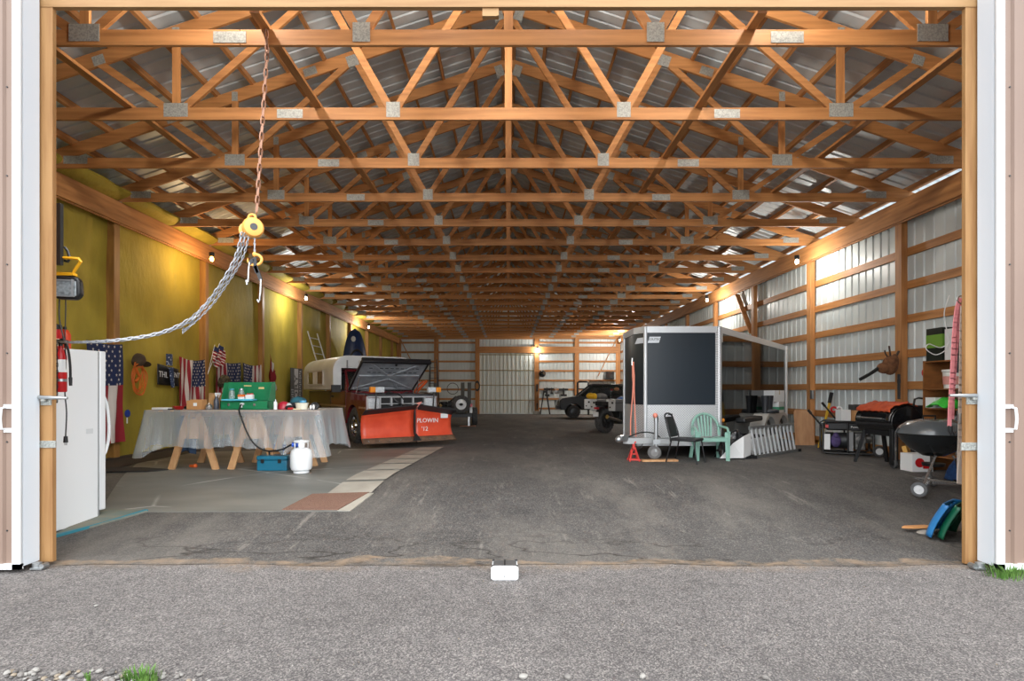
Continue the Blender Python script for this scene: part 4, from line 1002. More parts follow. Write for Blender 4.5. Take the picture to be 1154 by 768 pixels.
# ------------------------------------------------------------------ pickup truck with camper
maroon = mat('maroon_paint', (104, 28, 36), .22, coat=.6)
brownp = mat('brown_lower_paint', (78, 56, 36), .35, coat=.3)
chrome = mat('chrome', (200, 202, 204), .12, metal=1)
lens_w = mat('clear_lens', (220, 226, 230), .12, rgb2=(190, 198, 204), scale=40, spec=.8)
amber = mat('amber_lens', (240, 150, 44), .25)
under = mat('hood_underside', (168, 174, 180), .55, rgb2=(140, 145, 152), scale=5)
camperw = mat('camper_aluminium', (216, 220, 222), .38, rgb2=(200, 204, 204), scale=2)
FT = FL(13)
pt = thing('pickup_truck', 'maroon pickup truck with its hood raised, parked behind the orange plow blade', 'pickup truck', (-3.17, 12.6, FT), R(33))
W_ = 1.75
for x in (0, W_-.3):
    MB().prism(arch_profile(.0, 1.42, .52, [(1.42, 1.22), (.05, 1.13), (0, 1.08)], [(.92, .43)], .47), .3, YZ(x)).build('fender', maroon, pt, local=True, bevel=.015)
MB().prism(arch_profile(2.78, 5.0, .55, [(5.0, 1.24), (2.78, 1.24)], [(3.95, .43)], .47), W_, YZ(0)).build('bed', brownp, pt, local=True, bevel=.015)
cb_ = MB().prism([(1.42,.45), (2.75,.45), (2.75,1.24), (1.42,1.24)], W_, YZ(0)).build('cab', maroon, pt, local=True, bevel=.015)
m = MB(); m.box(-.008, .0, 1.5, 2.7, .52, .86); m.box(W_, W_+.008, 1.5, 2.7, .52, .86); m.build('lower_panel', brownp, cb_, local=True)
m = MB()
for y in (1.46, 2.72): m.box(-.004, 0, y-.006, y+.006, .5, 1.22)
m.box(-.012, 0, 2.5, 2.65, 1.08, 1.12); m.build('door_seams', black, cb_, local=True)
m = MB(); m.box(-.012, .0, .0, .45, .83, .87); m.box(-.012, .0, 1.45, 4.95, .84, .88); m.box(W_, W_+.012, 1.45, 4.95, .84, .88); m.build('side_moulding', mat('tan_trim', (150, 122, 92), .4), pt, local=True)
# greenhouse: pillars, roof and glass
gh = MB()
A0, A1 = [(.05, 1.42, 1.22), (W_-.05, 1.42, 1.22)], [(.14, 1.9, 1.72), (W_-.14, 1.9, 1.72)]
B0, B1 = [(.05, 2.72, 1.22), (W_-.05, 2.72, 1.22)], [(.14, 2.66, 1.74), (W_-.14, 2.66, 1.74)]
for k in (0, 1):
    gh.beam(A0[k], A1[k], .06, .07); gh.beam(B0[k], B1[k], .06, .12, up=(0,1,0)); gh.beam(A1[k], B1[k], .06, .06); gh.beam((A0[k][0], 1.62, 1.25), (A1[k][0]-(.01 if k else -.01), 1.95, 1.7), .03, .03)
gh.box(.12, W_-.12, 1.86, 2.7, 1.72, 1.78); gh.build('roof', maroon, pt, local=True, bevel=.01)
g = MB(); g.add([A0[0], A0[1], A1[1], A1[0]], [(0,1,2,3)])
for k in (0, 1): g.add([(A0[k][0], 1.5, 1.22), B0[k], B1[k], A1[k]], [(0,1,2,3)])
g.add([B0[0], B0[1], B1[1], B1[0]], [(0,1,2,3)]); g.build('windows', mat('cab_glass', (96, 100, 98), .05, trans=.7), pt, local=True, solid=.006)
MB().box(.2, W_-.2, 2.1, 2.3, .9, 1.45).build('seat_back', black, pt, local=True, bevel=.05)
m = MB(); m.tube([(0,1.62,1.25),(-.12,1.55,1.28),(-.16,1.55,1.28)], .014, 6); m.box(-.32,-.1,1.5,1.58,1.2,1.38); m.build('mirror', black, pt, local=True, bevel=.02)
# engine bay, front end
m = MB(); m.box(.3, 1.45, .12, 1.4, .55, .8); m.box(.3, 1.45, 1.32, 1.42, .55, 1.24); m.build('engine_bay', black, pt, local=True)
MB().box(.1, 1.65, 1.25, 1.33, .9, 1.22).build('firewall', maroon, pt, local=True)
m = MB(); m.lathe([(0,0),(.22,0),(.24,.03),(.24,.09),(.2,.12),(0,.13)], M4.Translation(V((.9,.75,1.06))), 22); m.box(.6,1.2,.45,1.1,.8,1.06); m.build('engine', darksteel, pt, local=True)
m = MB(); m.box(.36,.6,.2,.4,.85,1.12); m.box(1.2,1.4,.25,.45,.85,1.1); m.build('battery', grey_p, pt, local=True)
m = MB(); m.tube(catmull([(.5,.3,1.13),(.7,.4,1.2),(.9,.3,1.14),(1.2,.5,1.2)],6),.02,6); m.tube(catmull([(.4,.6,1.1),(.6,.9,1.18),(1.0,1.1,1.15)],6),.015,6); m.build('engine_hoses', rubber, pt, local=True)
m = MB(); m.prism([(0,1.1),(.0,1.13),(.2,1.17),(.2,1.12)], W_-.1, YZ(.05)); m.build('radiator_panel', mat('radiator_grey', (84, 88, 94), .5), pt, local=True)
fr = MB(); fr.box(0.02, W_-.02, -.03, .03, .76, .8); fr.box(0.02, W_-.02, -.03, .03, 1.08, 1.11)
for x in (.03, .33, .6, .865, 1.13, 1.42, 1.7): fr.box(x-.018, x+.018, -.03, .03, .78, 1.1)
fr.box(.33, 1.42, -.025, .02, .93, .95); grl = fr.build('grille', mat('grille_silver', (190,192,194), .3, metal=.3), pt, local=True, bevel=.004)
MB().box(.3, 1.45, .03, .06, .78, 1.1).build('grille_mesh', black, grl, local=True)
for x in (.05, 1.44):
    h_ = MB().box(x, x+.26, -.02, .04, .83, 1.07).build('headlight', lens_w, pt, local=True, bevel=.012)
    m = MB(); m.box(x, x+.26, -.024, .03, .79, .825); m.build('turn_signal', amber, h_, local=True)
MB().box(-.02, W_+.02, -.14, -.02, .5, .7).build('bumper', chrome, pt, local=True, bevel=.02)
for y, nm in ((.92, 0), (3.95, 1)):
    wheel_parts(pt, (.15, y, .42), (1,0,0), .42, .27, chrome, spokes=8); wheel_parts(pt, (W_-.15, y, .42), (1,0,0), .42, .27, chrome, spokes=8)
m = MB(); m.cyl((.15,.92,.42),(W_-.15,.92,.42),.05); m.cyl((.15,3.95,.42),(W_-.15,3.95,.42),.06); m.ball((W_/2,3.95,.42),.16); m.box(.4,.5,.2,4.8,.45,.55); m.box(1.25,1.35,.2,4.8,.45,.55); m.build('chassis', black, pt, local=True)
for x in (.02, W_-.26): MB().box(x, x+.24, 1.36, 1.38, .12, .6).build('mud_flap', rubber, pt, local=True)
# the raised hood: outer skin, ribbed inner skin
hA = math.atan2(.66, 1.02)
HX = M4.Translation(V((0, 1.36, 1.25))) @ M4.Rotation(-hA, 4, 'X')       # local -y runs up the open hood
hood = MB(); hood.box(.05, W_-.05, -1.24, 0, .03, .055, X=HX); hood.box(.02, W_-.02, -1.29, -1.22, -.06, .06, X=HX)
hood.box(.03, .07, -1.25, 0, -.02, .055, X=HX); hood.box(W_-.07, W_-.03, -1.25, 0, -.02, .055, X=HX)
hd = hood.build('hood', mat('hood_black', (30, 30, 34), .4), pt, local=True, bevel=.015)
inn = MB(); inn.box(.07, W_-.07, -1.22, -.02, .0, .03, X=HX)
for a, b in (((.12,-.06),(W_/2,-.5)), ((W_-.12,-.06),(W_/2,-.5)), ((.12,-.08),(W_-.12,-.08)), ((.12,-.62),(W_-.12,-.66)), ((.3,-1.1),(.8,-.68)), ((W_-.3,-1.1),(W_-.8,-.68)), ((.12,-1.15),(W_-.12,-1.15)), ((.5,-.06),(.7,-.42)), ((W_-.5,-.06),(W_-.7,-.42))):
    inn.beam(HX @ V((a[0], a[1], -.005)), HX @ V((b[0], b[1], -.005)), .07, .035, up=(HX.to_3x3() @ V((0,0,1))))
inn.build('hood_inner_panel', under, hd, local=True, bevel=.01)
m = MB()
for k in range(10):
    for yy in (-.78, -.95):
        m.box(.28+.13*k, .36+.13*k, yy-.012, yy+.012, -.004, .002, X=HX)
m.ball(HX @ V((W_/2, -1.14, -.03)), .03); m.build('inner_slots', black, hd, local=True)
m = MB(); m.tube([(.1,.95,1.2), (.12, .8, 1.55)], .012, 6); m.tube([(W_-.1,.95,1.2), (W_-.12,.8,1.55)], .012, 6); m.build('hood_struts', steel, pt, local=True)
m = MB(); m.tube([(W_-.06,1.2,1.2),(W_-.02,1.0,1.4),(W_+.06,.9,1.48)], .02, 6); m.beam((W_-.03,1.1,1.22),(W_+.1,.8,1.48),.03,.06); m.build('orange_prop', mat('orange_prop', (214, 96, 44), .5), pt, local=True)
m = MB()
m.tube(catmull([(.62,.02,1.12),(.7,-.04,1.0),(.84,-.06,.92),(.95,-.05,.86)],6),.02,6); m.tube(catmull([(.5,.1,1.16),(.75,-.02,1.16),(.9,-.04,1.02)],6),.014,6); m.build('front_wiring', black, pt, local=True)
# plow lights on stalks
for x, sgn in ((.18, -1), (1.58, 1)):
    m = MB(); m.tube([(x, -.1, .66), (x, -.18, 1.14), (x, -.16, 1.2)], .018, 6); m.build('light_stalk', black, pt, local=True)
    l_ = MB().box(x-.03 if sgn < 0 else x-.17, x+.17 if sgn < 0 else x+.03, -.24, -.14, 1.2, 1.32).build('plow_light', lens_w, pt, local=True, bevel=.01)
    MB().box(x-.15 if sgn < 0 else x+.04, x-.035 if sgn < 0 else x+.16, -.24, -.14, 1.2, 1.32).build('turn_lens', amber, l_, local=True, bevel=.01)
# camper
cm = thing('camper_shell', 'white camper shell with side window mounted on the maroon pickup truck', 'camper', (-3.17, 12.6, FT), R(33))
def arc(cx, cz, r, a0, a1, n=8): return [(cx+r*math.cos(R(a0+(a1-a0)*k/n)), cz+r*math.sin(R(a0+(a1-a0)*k/n))) for k in range(n+1)]
out = [(-.22, 1.27), (-.01, 1.27), (-.01, 1.8), (W_+.01, 1.8), (W_+.01, 1.27), (W_+.22, 1.27)] + arc(W_+.22-.38, 2.08-.34, .38, 5, 90) + arc(-.22+.38, 2.08-.34, .38, 90, 175)
XZp = axes((0, 4.75, 0), (1,0,0), (0,0,1))                          # polygon (x,z), extruded towards -y
MB().prism(out, 3.0, XZp).build('shell', camperw, cm, local=True, bevel=.012)
MB().box(.0, W_, 2.8, 4.74, 1.26, 1.85).build('lower_box', camperw, cm, local=True)
fm = mat('window_frame', (196, 194, 186), .4); pane = mat('camper_pane', (120, 112, 80), .1, rgb2=(150, 140, 100), scale=4, spec=.7)
fw = MB(); 
for (a, b, c_, d_) in ((2.6,4.2,1.38,1.42), (2.6,4.2,1.74,1.78), (2.6,2.65,1.38,1.78), (4.15,4.2,1.38,1.78), (3.2,3.24,1.4,1.76), (3.56,3.6,1.4,1.76)): fw.box(-.245, -.22, a, b, c_, d_)
wf_ = fw.build('window_frame', fm, cm, local=True)
MB().box(-.232, -.222, 2.63, 4.17, 1.4, 1.76).build('pane', pane, wf_, local=True)
MB().box(-.236, -.226, 3.25, 3.55, 1.42, 1.74).build('curtain', white_card, wf_, local=True)
f2 = MB().box(.42, 1.2, 1.73, 1.75, 1.84, 2.0).build('front_window_frame', fm, cm, local=True)
MB().box(.45, 1.17, 1.722, 1.732, 1.86, 1.98).build('pane', glass, f2, local=True)
m = MB(); m.box(.1, 1.65, 2.0, 4.6, 2.08, 2.1); m.box(.3,.6,2.4,2.8,2.1,2.15); m.build('roof_panel', camperw, cm, local=True)
m = MB(); m.tube([(.12,1.72,1.98),(.12,1.70,1.86)], .015, 6); m.beam((.12,1.71,2.0),(.12,1.71,1.8),.03,.02,up=(0,1,0)); m.build('tie_down', grey_p, cm, local=True)
# ------------------------------------------------------------------ snow plow
plow_m = mat('plow_orange', (224, 84, 52), .38, rgb2=(206, 68, 40), scale=3, coat=.1)
sp_ = thing('snow_plow', 'large orange-red snow plow blade with white lettering in front of the pickup', 'snow plow', (-3.17, 12.6, FT), R(33))
def wing(xa, xb, nm, ht0, ht1, flare):
    prof = [(-.1,.13), (-.03,.2), (.015,.3), (.035,.42), (.03,.54), (.0,.66), (-.05,.74)]
    m = MB()
    def f(u, v):
        k = v*(len(prof)-1); i = min(int(k), len(prof)-2); t_ = k-i
        y = prof[i][0]+(prof[i+1][0]-prof[i][0])*t_; z = prof[i][1]+(prof[i+1][1]-prof[i][1])*t_
        s = ht0+(ht1-ht0)*u
        return (xa+(xb-xa)*u+flare*(1-v)**3*u, -.66+y, .13+(z-.13)*s)
    m.grid(f, 10, 18); b_ = m.build('blade', plow_m, sp_, local=True, solid=.012)
    m = MB(); m.grid(lambda u, v: (f(u, 0)[0]+(f(u,.12)[0]-f(u,0)[0])*v, f(u, .2*v)[1]-.012, f(u, 0)[2]-.01+.11*v), 10, 3); m.build('cutting_edge', mat('rusty_edge', (112, 84, 62), .7, rgb2=(86, 66, 52), scale=9), b_, local=True, solid=.02)
    m = MB()
    def g(u, v):
        p = V(f(u, 1)); a = v*1.5
        return (p.x, p.y-.24*math.sin(a*.75)*1.0+.015, p.z-.02+.13*v*(1.15-.25*v))
    m.grid(g, 10, 6); m.build('rubber_deflector', mat('rubber_flap', (44, 46, 50), .6), b_, local=True, solid=.012)
    m = MB()
    for k in range(5):
        p = V(f((k+.5)/5, .06)); m.cyl(p+V((0,-.03,.02)), p+V((0,-.05,.02)), .012, n=8)
    m.build('edge_bolts', steel, b_, local=True)
    return b_
wing(.86, -.32, 'l', 1.17, 1.0, 0); bR = wing(.9, 1.78, 'r', 1.17, .95, .09)
m = MB(); m.box(.865, .895, -.70, -.58, .2, .86); m.cyl((.88,-.66,.2),(.88,-.66,.9),.02); m.build('centre_pivot', darksteel, sp_, local=True)
m = MB(); m.prism([(-.09,.0),(.12,.0),(.05,.1),(.0,.16)], .03, axes((.88, -.74, .14), (1,0,0), (0,0,1))); m.build('edge_shoe', black, sp_, local=True)
m = MB(); m.prism([(-.0,.0),(.12,.18),(.0,.15)], .012, axes((.9, -.74, .82), (1,0,0), (0,0,1))); m.build('pink_guide', mat('pink_flag', (236, 150, 140), .6), sp_, local=True)
m = MB(); m.box(.3, 1.45, -.58, -.5, .3, .4); m.beam((.4,-.5,.35),(.6,.1,.5),.08,.08); m.beam((1.35,-.5,.35),(1.15,.1,.5),.08,.08); m.cyl((.6,-.1,.5),(.3,-.55,.5),.035); m.cyl((1.15,-.1,.5),(1.45,-.55,.5),.035); m.box(.5,1.25,-.16,-.12,.5,.9); m.build('push_frame', black, sp_, local=True)
for body, x, z, sz in (('PLOWIN', 1.2, .57, .135), ("'12", 1.13, .385, .135)):
    vs, fs = text_geo(body, sz, .006); m = MB(); m.add(vs, fs, 0, axes((x, -.655, z), (1,0,-.02), (0,-.05,1))); m.build('lettering', white_card, sp_, local=True, smooth=False)
m = MB(); m.box(1.5, 1.68, -.705, -.695, .62, .72); m.build('white_sticker', white_card, sp_, local=True)

# ------------------------------------------------------------------ utility trailer at the back left
ut = thing('utility_trailer', 'dark utility trailer with upright ramps standing behind the orange plow', 'trailer', (-1.95, 20.9, FL(20.9)), R(6))
m = MB(); m.box(-1.0, .62, -.05, .03, .34, .46); m.box(-1.0, .62, 1.9, 1.98, .34, .46); m.box(-1.0,-.92,0,1.95,.34,.46); m.box(.54,.62,0,1.95,.34,.46)
for k in range(5): m.box(-.98,.6,.35*k,.35*k+.06,.36,.42)
m.build('frame', mat('trailer_black', (38, 42, 46), .5), ut, local=True)
MB().box(-.95, .58, 0, 1.93, .46, .485).build('deck', mat('weathered_deck', (66, 58, 50), .8, rgb2=(52, 46, 40), scale=5), ut, local=True)
m = MB(); m.box(.2,.33,-.02,.03,.46,1.62); m.box(.44,.57,-.02,.03,.46,1.62); m.box(.33,.44,-.01,.02,1.3,1.33); m.box(.33,.44,-.01,.02,.8,.83)
m.build('ramps', mat('ramp_grey', (72, 70, 64), .7), ut, local=True)
m = MB(); m.box(.46,.52,-.06,0,.02,.36); m.build('jack_leg', galv, ut, local=True)
MB().box(-.8,-.68,-.02,.03,.46,1.6).build('upright_board', mat('ramp_grey', (72, 70, 64), .7), ut, local=True)
MB().box(.15, .75, -.16, .1, 0, .03).build('jack_board', mat('red_board', (142, 96, 76), .8), ut, local=True)
l_ = MB().box(.52, .62, -.09, -.05, .72, .84).build('tail_light', mat('tail_red', (196, 34, 44), .3), ut, local=True); MB().box(.52, .62, -.09, -.05, .5, .7).build('reflector', white_card, l_, local=True)
wheel_parts(ut, (.74, .7, .35), (1,0,0), .33, .2, white_m); wheel_parts(ut, (-1.1, .7, .35), (1,0,0), .33, .2, white_m)
spare = thing('spare_wheel', 'spare wheel with a white rim mounted on the front of the dark trailer', 'wheel', (-1.73, 20.72, FL(20.9)+.82), R(8))
wheel_parts(spare, (0,0,0), (0,1,0), .325, .2, white_m, name='tyre', rim=.6)
m = MB(); m.ball((0,-.1,0), (.07,.03,.05)); m.build('hub_cap', black, spare, local=True)
en = thing('small_engine', 'dark small engine with hoses on the trailer left of the spare wheel', 'engine', (-2.3, 21.2, FL(20.9)+.485))
m = MB(); m.box(-.3,.25,-.2,.2,0,.25); m.cyl((-.1,0,.25),(-.1,0,.42),.14); m.box(.05,.2,-.1,.1,.25,.45); m.build('engine_block', black, en, local=True, bevel=.02)
m = MB(); m.tube(catmull([(-.35,-.2,.1),(-.2,-.25,.4),(0,-.22,.3),(.2,-.24,.5)],6),.02,6); m.build('hoses', rubber, en, local=True)
m = MB(); m.ball((-.22,-.22,.3),.05); m.beam((-.35,-.24,.05),(-.15,-.26,.3),.03,.03); m.build('fittings', mat('brass_fit', (196, 170, 110), .4), en, local=True)
m = MB(); m.tube([(.1,0,.4),(.35,-.1,.62)], .03, 6); m.build('exhaust_pipe', darksteel, en, local=True)
o = MB().torus(.21, .012, axes((-2.1, 21.4, 1.62), (1,0,0), (0,0,1)), 24, 6).build('black_hoop', black); tag(o, 'thin black hoop standing above the trailer left of the ramps', 'hoop')
m = MB()
for k in range(4): m.torus(.15+.015*k, .018, axes((-2.0+.01*k+.0, YB-.25-.03*k, 1.85), (1,0,0), (0,0,1)) @ M4.Diagonal((.8,1.6,1,1)), 22, 6)
o = m.build('black_cable_coil', black); tag(o, 'black cable coil hanging on the post left of the back sliding door', 'cable')
sl_ = thing('step_ladder', 'tall grey step ladder standing near the back wall behind the raised hood', 'ladder', (-4.6, 34.5, FL(34.5)))
m = MB()
for x in (-.25, .25): m.beam((x*1.2, 0, 0), (x*.8, .3, 3.4), .05, .03, up=(0,1,0)); m.beam((x*1.2, 1.1, 0), (x*.8, .36, 3.4), .05, .03, up=(0,1,0))
m.build('rails', darksteel, sl_, local=True)
m = MB()
for k in range(10): m.box(-.28+.008*k, .28-.008*k, .025*k, .025*k+.1, .3+.32*k, .33+.32*k)
m.build('steps', darksteel, sl_, local=True)
o = MB().box(-4.8, -4.3, 30.5, 31.2, FL(31), FL(31)+1.35).build('brown_cabinet', mat('brown_cab', (74, 52, 38), .7), bevel=.02); tag(o, 'brown cabinet standing near the back wall behind the pickup', 'cabinet')

# ------------------------------------------------------------------ black vehicle and motorcycles at the back right
uv = thing('off_road_vehicle', 'black off-road vehicle parked at the back right facing left', 'vehicle', (2.62, 29.2, FL(29)))
dk = mat('dark_body', (18, 21, 26), .4)
XZ_ = lambda y: axes((0, y, 0), (1,0,0), (0,0,1))
MB().prism(arch_profile(.1, 3.5, .42, [(3.55,1.12), (1.05,1.14), (.15,1.02), (.02,.9), (.02,.6)], [(.75,.33),(2.95,.33)], .4), 1.5, XZ_(1.5)).build('body', dk, uv, local=True, bevel=.03)
m = MB()
for y in (.08, 1.42):
    m.beam((1.0, y, 1.12), (1.72, y, 1.7), .06, .07); m.beam((1.72, y, 1.7), (3.3, y, 1.72), .06, .06); m.beam((3.3, y, 1.72), (3.52, y, 1.12), .06, .07); m.beam((2.2, y, 1.12), (2.25, y, 1.7), .06, .06)
m.box(1.7, 3.32, .08, 1.42, 1.7, 1.76); m.build('roof', dk, uv, local=True, bevel=.02)
g = MB()
for y in (.1, 1.4): g.add([(1.12,y,1.13),(2.2,y,1.13),(2.24,y,1.68),(1.74,y,1.68)], [(0,1,2,3)]); g.add([(2.22,y,1.13),(3.46,y,1.13),(3.28,y,1.68),(2.26,y,1.68)], [(0,1,2,3)])
g.add([(1.03,.1,1.13),(1.03,1.4,1.13),(1.74,1.4,1.7),(1.74,.1,1.7)], [(0,1,2,3)]); g.build('windows', mat('smoke_glass', (110, 118, 116), .08, trans=.55), uv, local=True, solid=.006)
for x in (.75, 2.95):
    wheel_parts(uv, (x, .12, .33), (0,1,0), .33, .24, darksteel); wheel_parts(uv, (x, 1.38, .33), (0,1,0), .33, .24, darksteel)
m = MB(); m.ball((.04,.25,.86),(.04,.09,.07)); m.ball((.04,1.25,.86),(.04,.09,.07)); m.build('headlights', lens_w, uv, local=True)
m = MB(); m.box(-.12,.04,.2,1.3,.45,.62); m.tube([(-.1,.3,.6),(-.14,.3,.9),(-.14,1.2,.9),(-.1,1.2,.6)],.025,6); m.build('front_bumper', black, uv, local=True)
MB().box(2.3, 2.75, -.02, .06, 1.42, 1.5).build('red_stripe', red, uv, local=True)
MB().ball((2.95,.04,1.5),(.14,.05,.09)).build('tan_patch', mat('tan_patch', (206, 150, 110), .6), uv, local=True)
def motorcycle(label, loc, rz, body, pan, extra=None):
    r = thing('motorcycle', label, 'motorcycle', loc, rz)
    wheel_parts(r, (0,0,.36), (0,1,0), .36, .17, darksteel, rim=.66); wheel_parts(r, (1.52,0,.36), (0,1,0), .36, .12, darksteel, rim=.7)
    m = MB(); m.box(.5,1.0,-.17,.17,.25,.65); m.cyl((.75,-.28,.48),(.75,.28,.48),.12); m.beam((.0,.12,.36),(.6,.12,.42),.05,.08); m.beam((.0,-.12,.36),(.6,-.12,.42),.05,.08); m.build('engine', darksteel, r, local=True, bevel=.02)
    m = MB(); m.tube([(.55,0,.5),(.9,0,.62),(1.2,0,.98)],.04,8); m.tube([(1.2,0,.98),(.5,0,.72),(-.2,0,.86)],.035,8); m.tube([(.1,.1,.4),(.2,.1,.75)],.03,6); m.build('frame', black, r, local=True)
    m = MB()
    for y in (-.1,.1): m.tube([(1.52,y,.36),(1.18,y,1.05)],.028,8)
    m.build('fork', steel, r, local=True)
    m = MB(); m.tube([(1.1,-.42,1.08),(1.14,-.25,1.14),(1.16,0,1.1),(1.14,.25,1.14),(1.1,.42,1.08)],.016,8); m.cyl((1.1,-.42,1.08),(1.07,-.52,1.06),.024); m.cyl((1.1,.42,1.08),(1.07,.52,1.06),.024); m.build('handlebar', black, r, local=True)
    m = MB(); m.grid(lambda u, v: (.62+.6*u, (v-.5)*.44*(.7+.3*math.sin(math.pi*u)), .86+.2*math.sin(math.pi*min(1, u*1.1+.12))*(1-(2*v-1)**4*.9)), 12, 10); m.build('fuel_tank', body, r, local=True, solid=.05)
    MB().prism([(-.3,.82),(.6,.8),(.66,.9),(.3,.88),(.1,.94),(-.32,.96)], .26, XZ_(.13)).build('seat', rubber, r, local=True, bevel=.03)
    m = MB(); m.prism([(1.2,1.0),(1.34,.98),(1.3,1.42),(1.22,1.4)], .36, XZ_(.18)); m.build('windshield', mat('tinted_screen', (60,66,72), .1, trans=.5), r, local=True, bevel=.02)
    m = MB(); m.grid(lambda u, v: (-.36*math.cos(R(30+105*u))*1.12, (v-.5)*.2, .36+.36*1.15*math.sin(R(30+105*u))), 12, 4); m.build('rear_fender', black, r, local=True, solid=.012)
    m = MB(); m.cyl((.5,-.2,.35),(-.25,-.3,.5),.045,.06); m.build('exhaust', chrome, r, local=True)
    for y in (-1, 1):
        p_ = MB().box(-.1,.36,y*.36-.13,y*.36+.13,.66,1.02).build('pannier', mat('pannier_grey', (112, 114, 116), .5), r, local=True, bevel=.03)
        MB().box(-.125,-.09,y*.36-.125,y*.36+.125,.67,1.01).build('pannier_lid', pan, p_, local=True, bevel=.02)
        m = MB(); m.box(-.14,-.12,y*.36-.07,y*.36-.01,.88,.94); m.box(-.14,-.12,y*.36+.03,y*.36+.07,.76,.8); m.box(-.11,.37,y*.36-.135,y*.36+.135,.9,.915); m.build('pannier_latch', black, p_, local=True)
    MB().box(-.42,-.4,-.1,.1,.5,.64).build('licence_plate', white_card, r, local=True)
    MB().box(-.4,-.36,-.08,.08,.72,.78).build('tail_lamp', mat('tail_red', (196,34,44), .3), r, local=True)
    return r
motorcycle('touring motorcycle with blue body and white panniers nearest the black cargo trailer', (2.92, 17.2, FL(17)), R(40), mat('bike_blue', (24, 92, 178), .3, coat=.4), mat('pannier_silver', (206, 208, 208), .4))
motorcycle('motorcycle with white panniers and yellow bag behind the blue motorcycle', (3.12, 19.6, FL(19.6)), R(70), dk, mat('pannier_white', (228, 230, 230), .4))
o = MB().ball((2.86, 19.75, FL(19.6)+1.12), (.16, .14, .11)).ball((2.98, 19.72, FL(19.6)+1.1), (.1,.12,.12)).build('yellow_duffel', mat('yellow_bag', (226, 176, 30), .6), angle=180); tag(o, 'yellow duffel bag strapped behind the seat of the rear motorcycle', 'bag')
o = MB().ball((3.22, 19.9, FL(19.6)+1.1), (.25, .15, .12)).build('grey_duffel', mat('grey_bag', (128, 128, 128), .7, rgb2=(100,100,102), scale=8), angle=180); tag(o, 'grey bag beside the yellow duffel on the rear motorcycle', 'bag')
m = MB(); m.ball((0,0,0), .23, 20, 12); o = m.build('mirror_ball', mat('dark_mirror', (90, 92, 94), .08, metal=.9)); o.location = (2.14, YB-.3, 2.4); tag(o, 'round dark mirror ball hanging on the back wall right of the sliding door', 'mirror')
stn = thing('folding_stand', 'black folding stand by the back wall right of the sliding door', 'stand', (2.3, 35.6, FL(35.6)))
m = MB()
for a in (-.3, .3): m.beam((a, 0, 0), (a*.3, .05, 1.45), .07, .05, up=(0,1,0)); m.beam((a, .3, 0), (a*.2, .1, 1.4), .06, .05, up=(0,1,0))
m.box(-.12,.12,0,.15,1.35,1.5); m.build('stand_frame', black, stn, local=True)
for k, (x, zt_, zb_, w_, lab, nm, cat) in enumerate([
    (1.82, 2.0, .35, .06, 'dark long-handled tool leaning on the post right of the sliding door', 'garden_tool', 'tool'),
    (2.45, 1.75, 1.2, .22, 'dark hand tool hanging left of the others on the back wall', 'hand_tool', 'tool'),
    (2.75, 1.75, 1.35, .14, 'small dark hand tool hanging on the back wall girt', 'hand_tool', 'tool'),
    (3.0, 1.8, 1.45, .12, 'pale hand tool hanging on the back wall girt', 'hand_tool', 'tool'),
    (3.5, 1.72, 1.2, .3, 'dark bag hanging on the back wall above the vehicle hood', 'bag', 'bag')]):
    m = MB(); m.box(x-w_*.18, x+w_*.18, YB-.24, YB-.2, zb_, zt_); m.box(x-w_, x+w_, YB-.27, YB-.2, zt_-.3*(zt_-zb_), zt_-.03); m.box(x-w_*.6, x+w_*.7, YB-.26, YB-.21, zb_, zb_+.25*(zt_-zb_))
    o = m.build(nm, galv if k == 3 else black, bevel=.01); tag(o, lab, cat)
fr_ = thing('metal_rack', 'black metal frame standing behind the off-road vehicle', 'frame', (4.5, 34.5, FL(34.5)))
m = MB(); m.tube([(-.3,0,0),(-.3,0,1.95),(-.2,0,2.02),(.3,0,2.02),(.36,0,1.95),(.36,0,0)], .06, 8); m.box(-.3,.36,-.03,.03,1.55,1.62); m.build('frame_tube', black, fr_, local=True)
o = MB().box(6.1, 6.65, YB-.6, YB-.1, 2.26, 2.76).build('speaker_box', blackpaint, bevel=.03); tag(o, 'black speaker box on the girt at the back right corner', 'speaker')
o = MB().box(5.2, 6.75, YB-.5, YB-.05, 2.2, 2.25).build('wall_shelf', wx); tag(o, 'wooden shelf under the black speaker on the back wall', 'shelf')
o = MB().box(1.6, 2.05, YB-.6, YB-.25, FL(36), FL(36)+.2).build('concrete_block', mat('concrete', (150, 148, 142), .9, rgb2=(130,128,122), scale=12), bevel=.02); tag(o, 'grey concrete block at the foot of the post right of the sliding door', 'block')
# ------------------------------------------------------------------ cargo trailer
gloss = mat('gloss_black_sky_tint', (36, 45, 53), .3, spec=.35)  # black trailer front with the bluish sky reflection put into its base colour
gloss2 = mat('gloss_black_side', (18, 19, 20), .05, spec=.55)
dp = bpy.data.materials.new('diamond_plate'); dp.use_nodes = True; t = dp.node_tree; b = t.nodes['Principled BSDF']
b.inputs['Metallic'].default_value = .4; b.inputs['Roughness'].default_value = .32
c = t.nodes.new('ShaderNodeTexCoord'); s_ = t.nodes.new('ShaderNodeSeparateXYZ'); t.links.new(c.outputs['Object'], s_.inputs[0])
def msin(sock, k):
    a = t.nodes.new('ShaderNodeMath'); a.operation = 'MULTIPLY'; a.inputs[1].default_value = k; t.links.new(sock, a.inputs[0])
    q = t.nodes.new('ShaderNodeMath'); q.operation = 'SINE'; t.links.new(a.outputs[0], q.inputs[0]); return q.outputs[0]
xy = t.nodes.new('ShaderNodeMath'); xy.operation = 'ADD'; t.links.new(s_.outputs['X'], xy.inputs[0]); t.links.new(s_.outputs['Y'], xy.inputs[1])
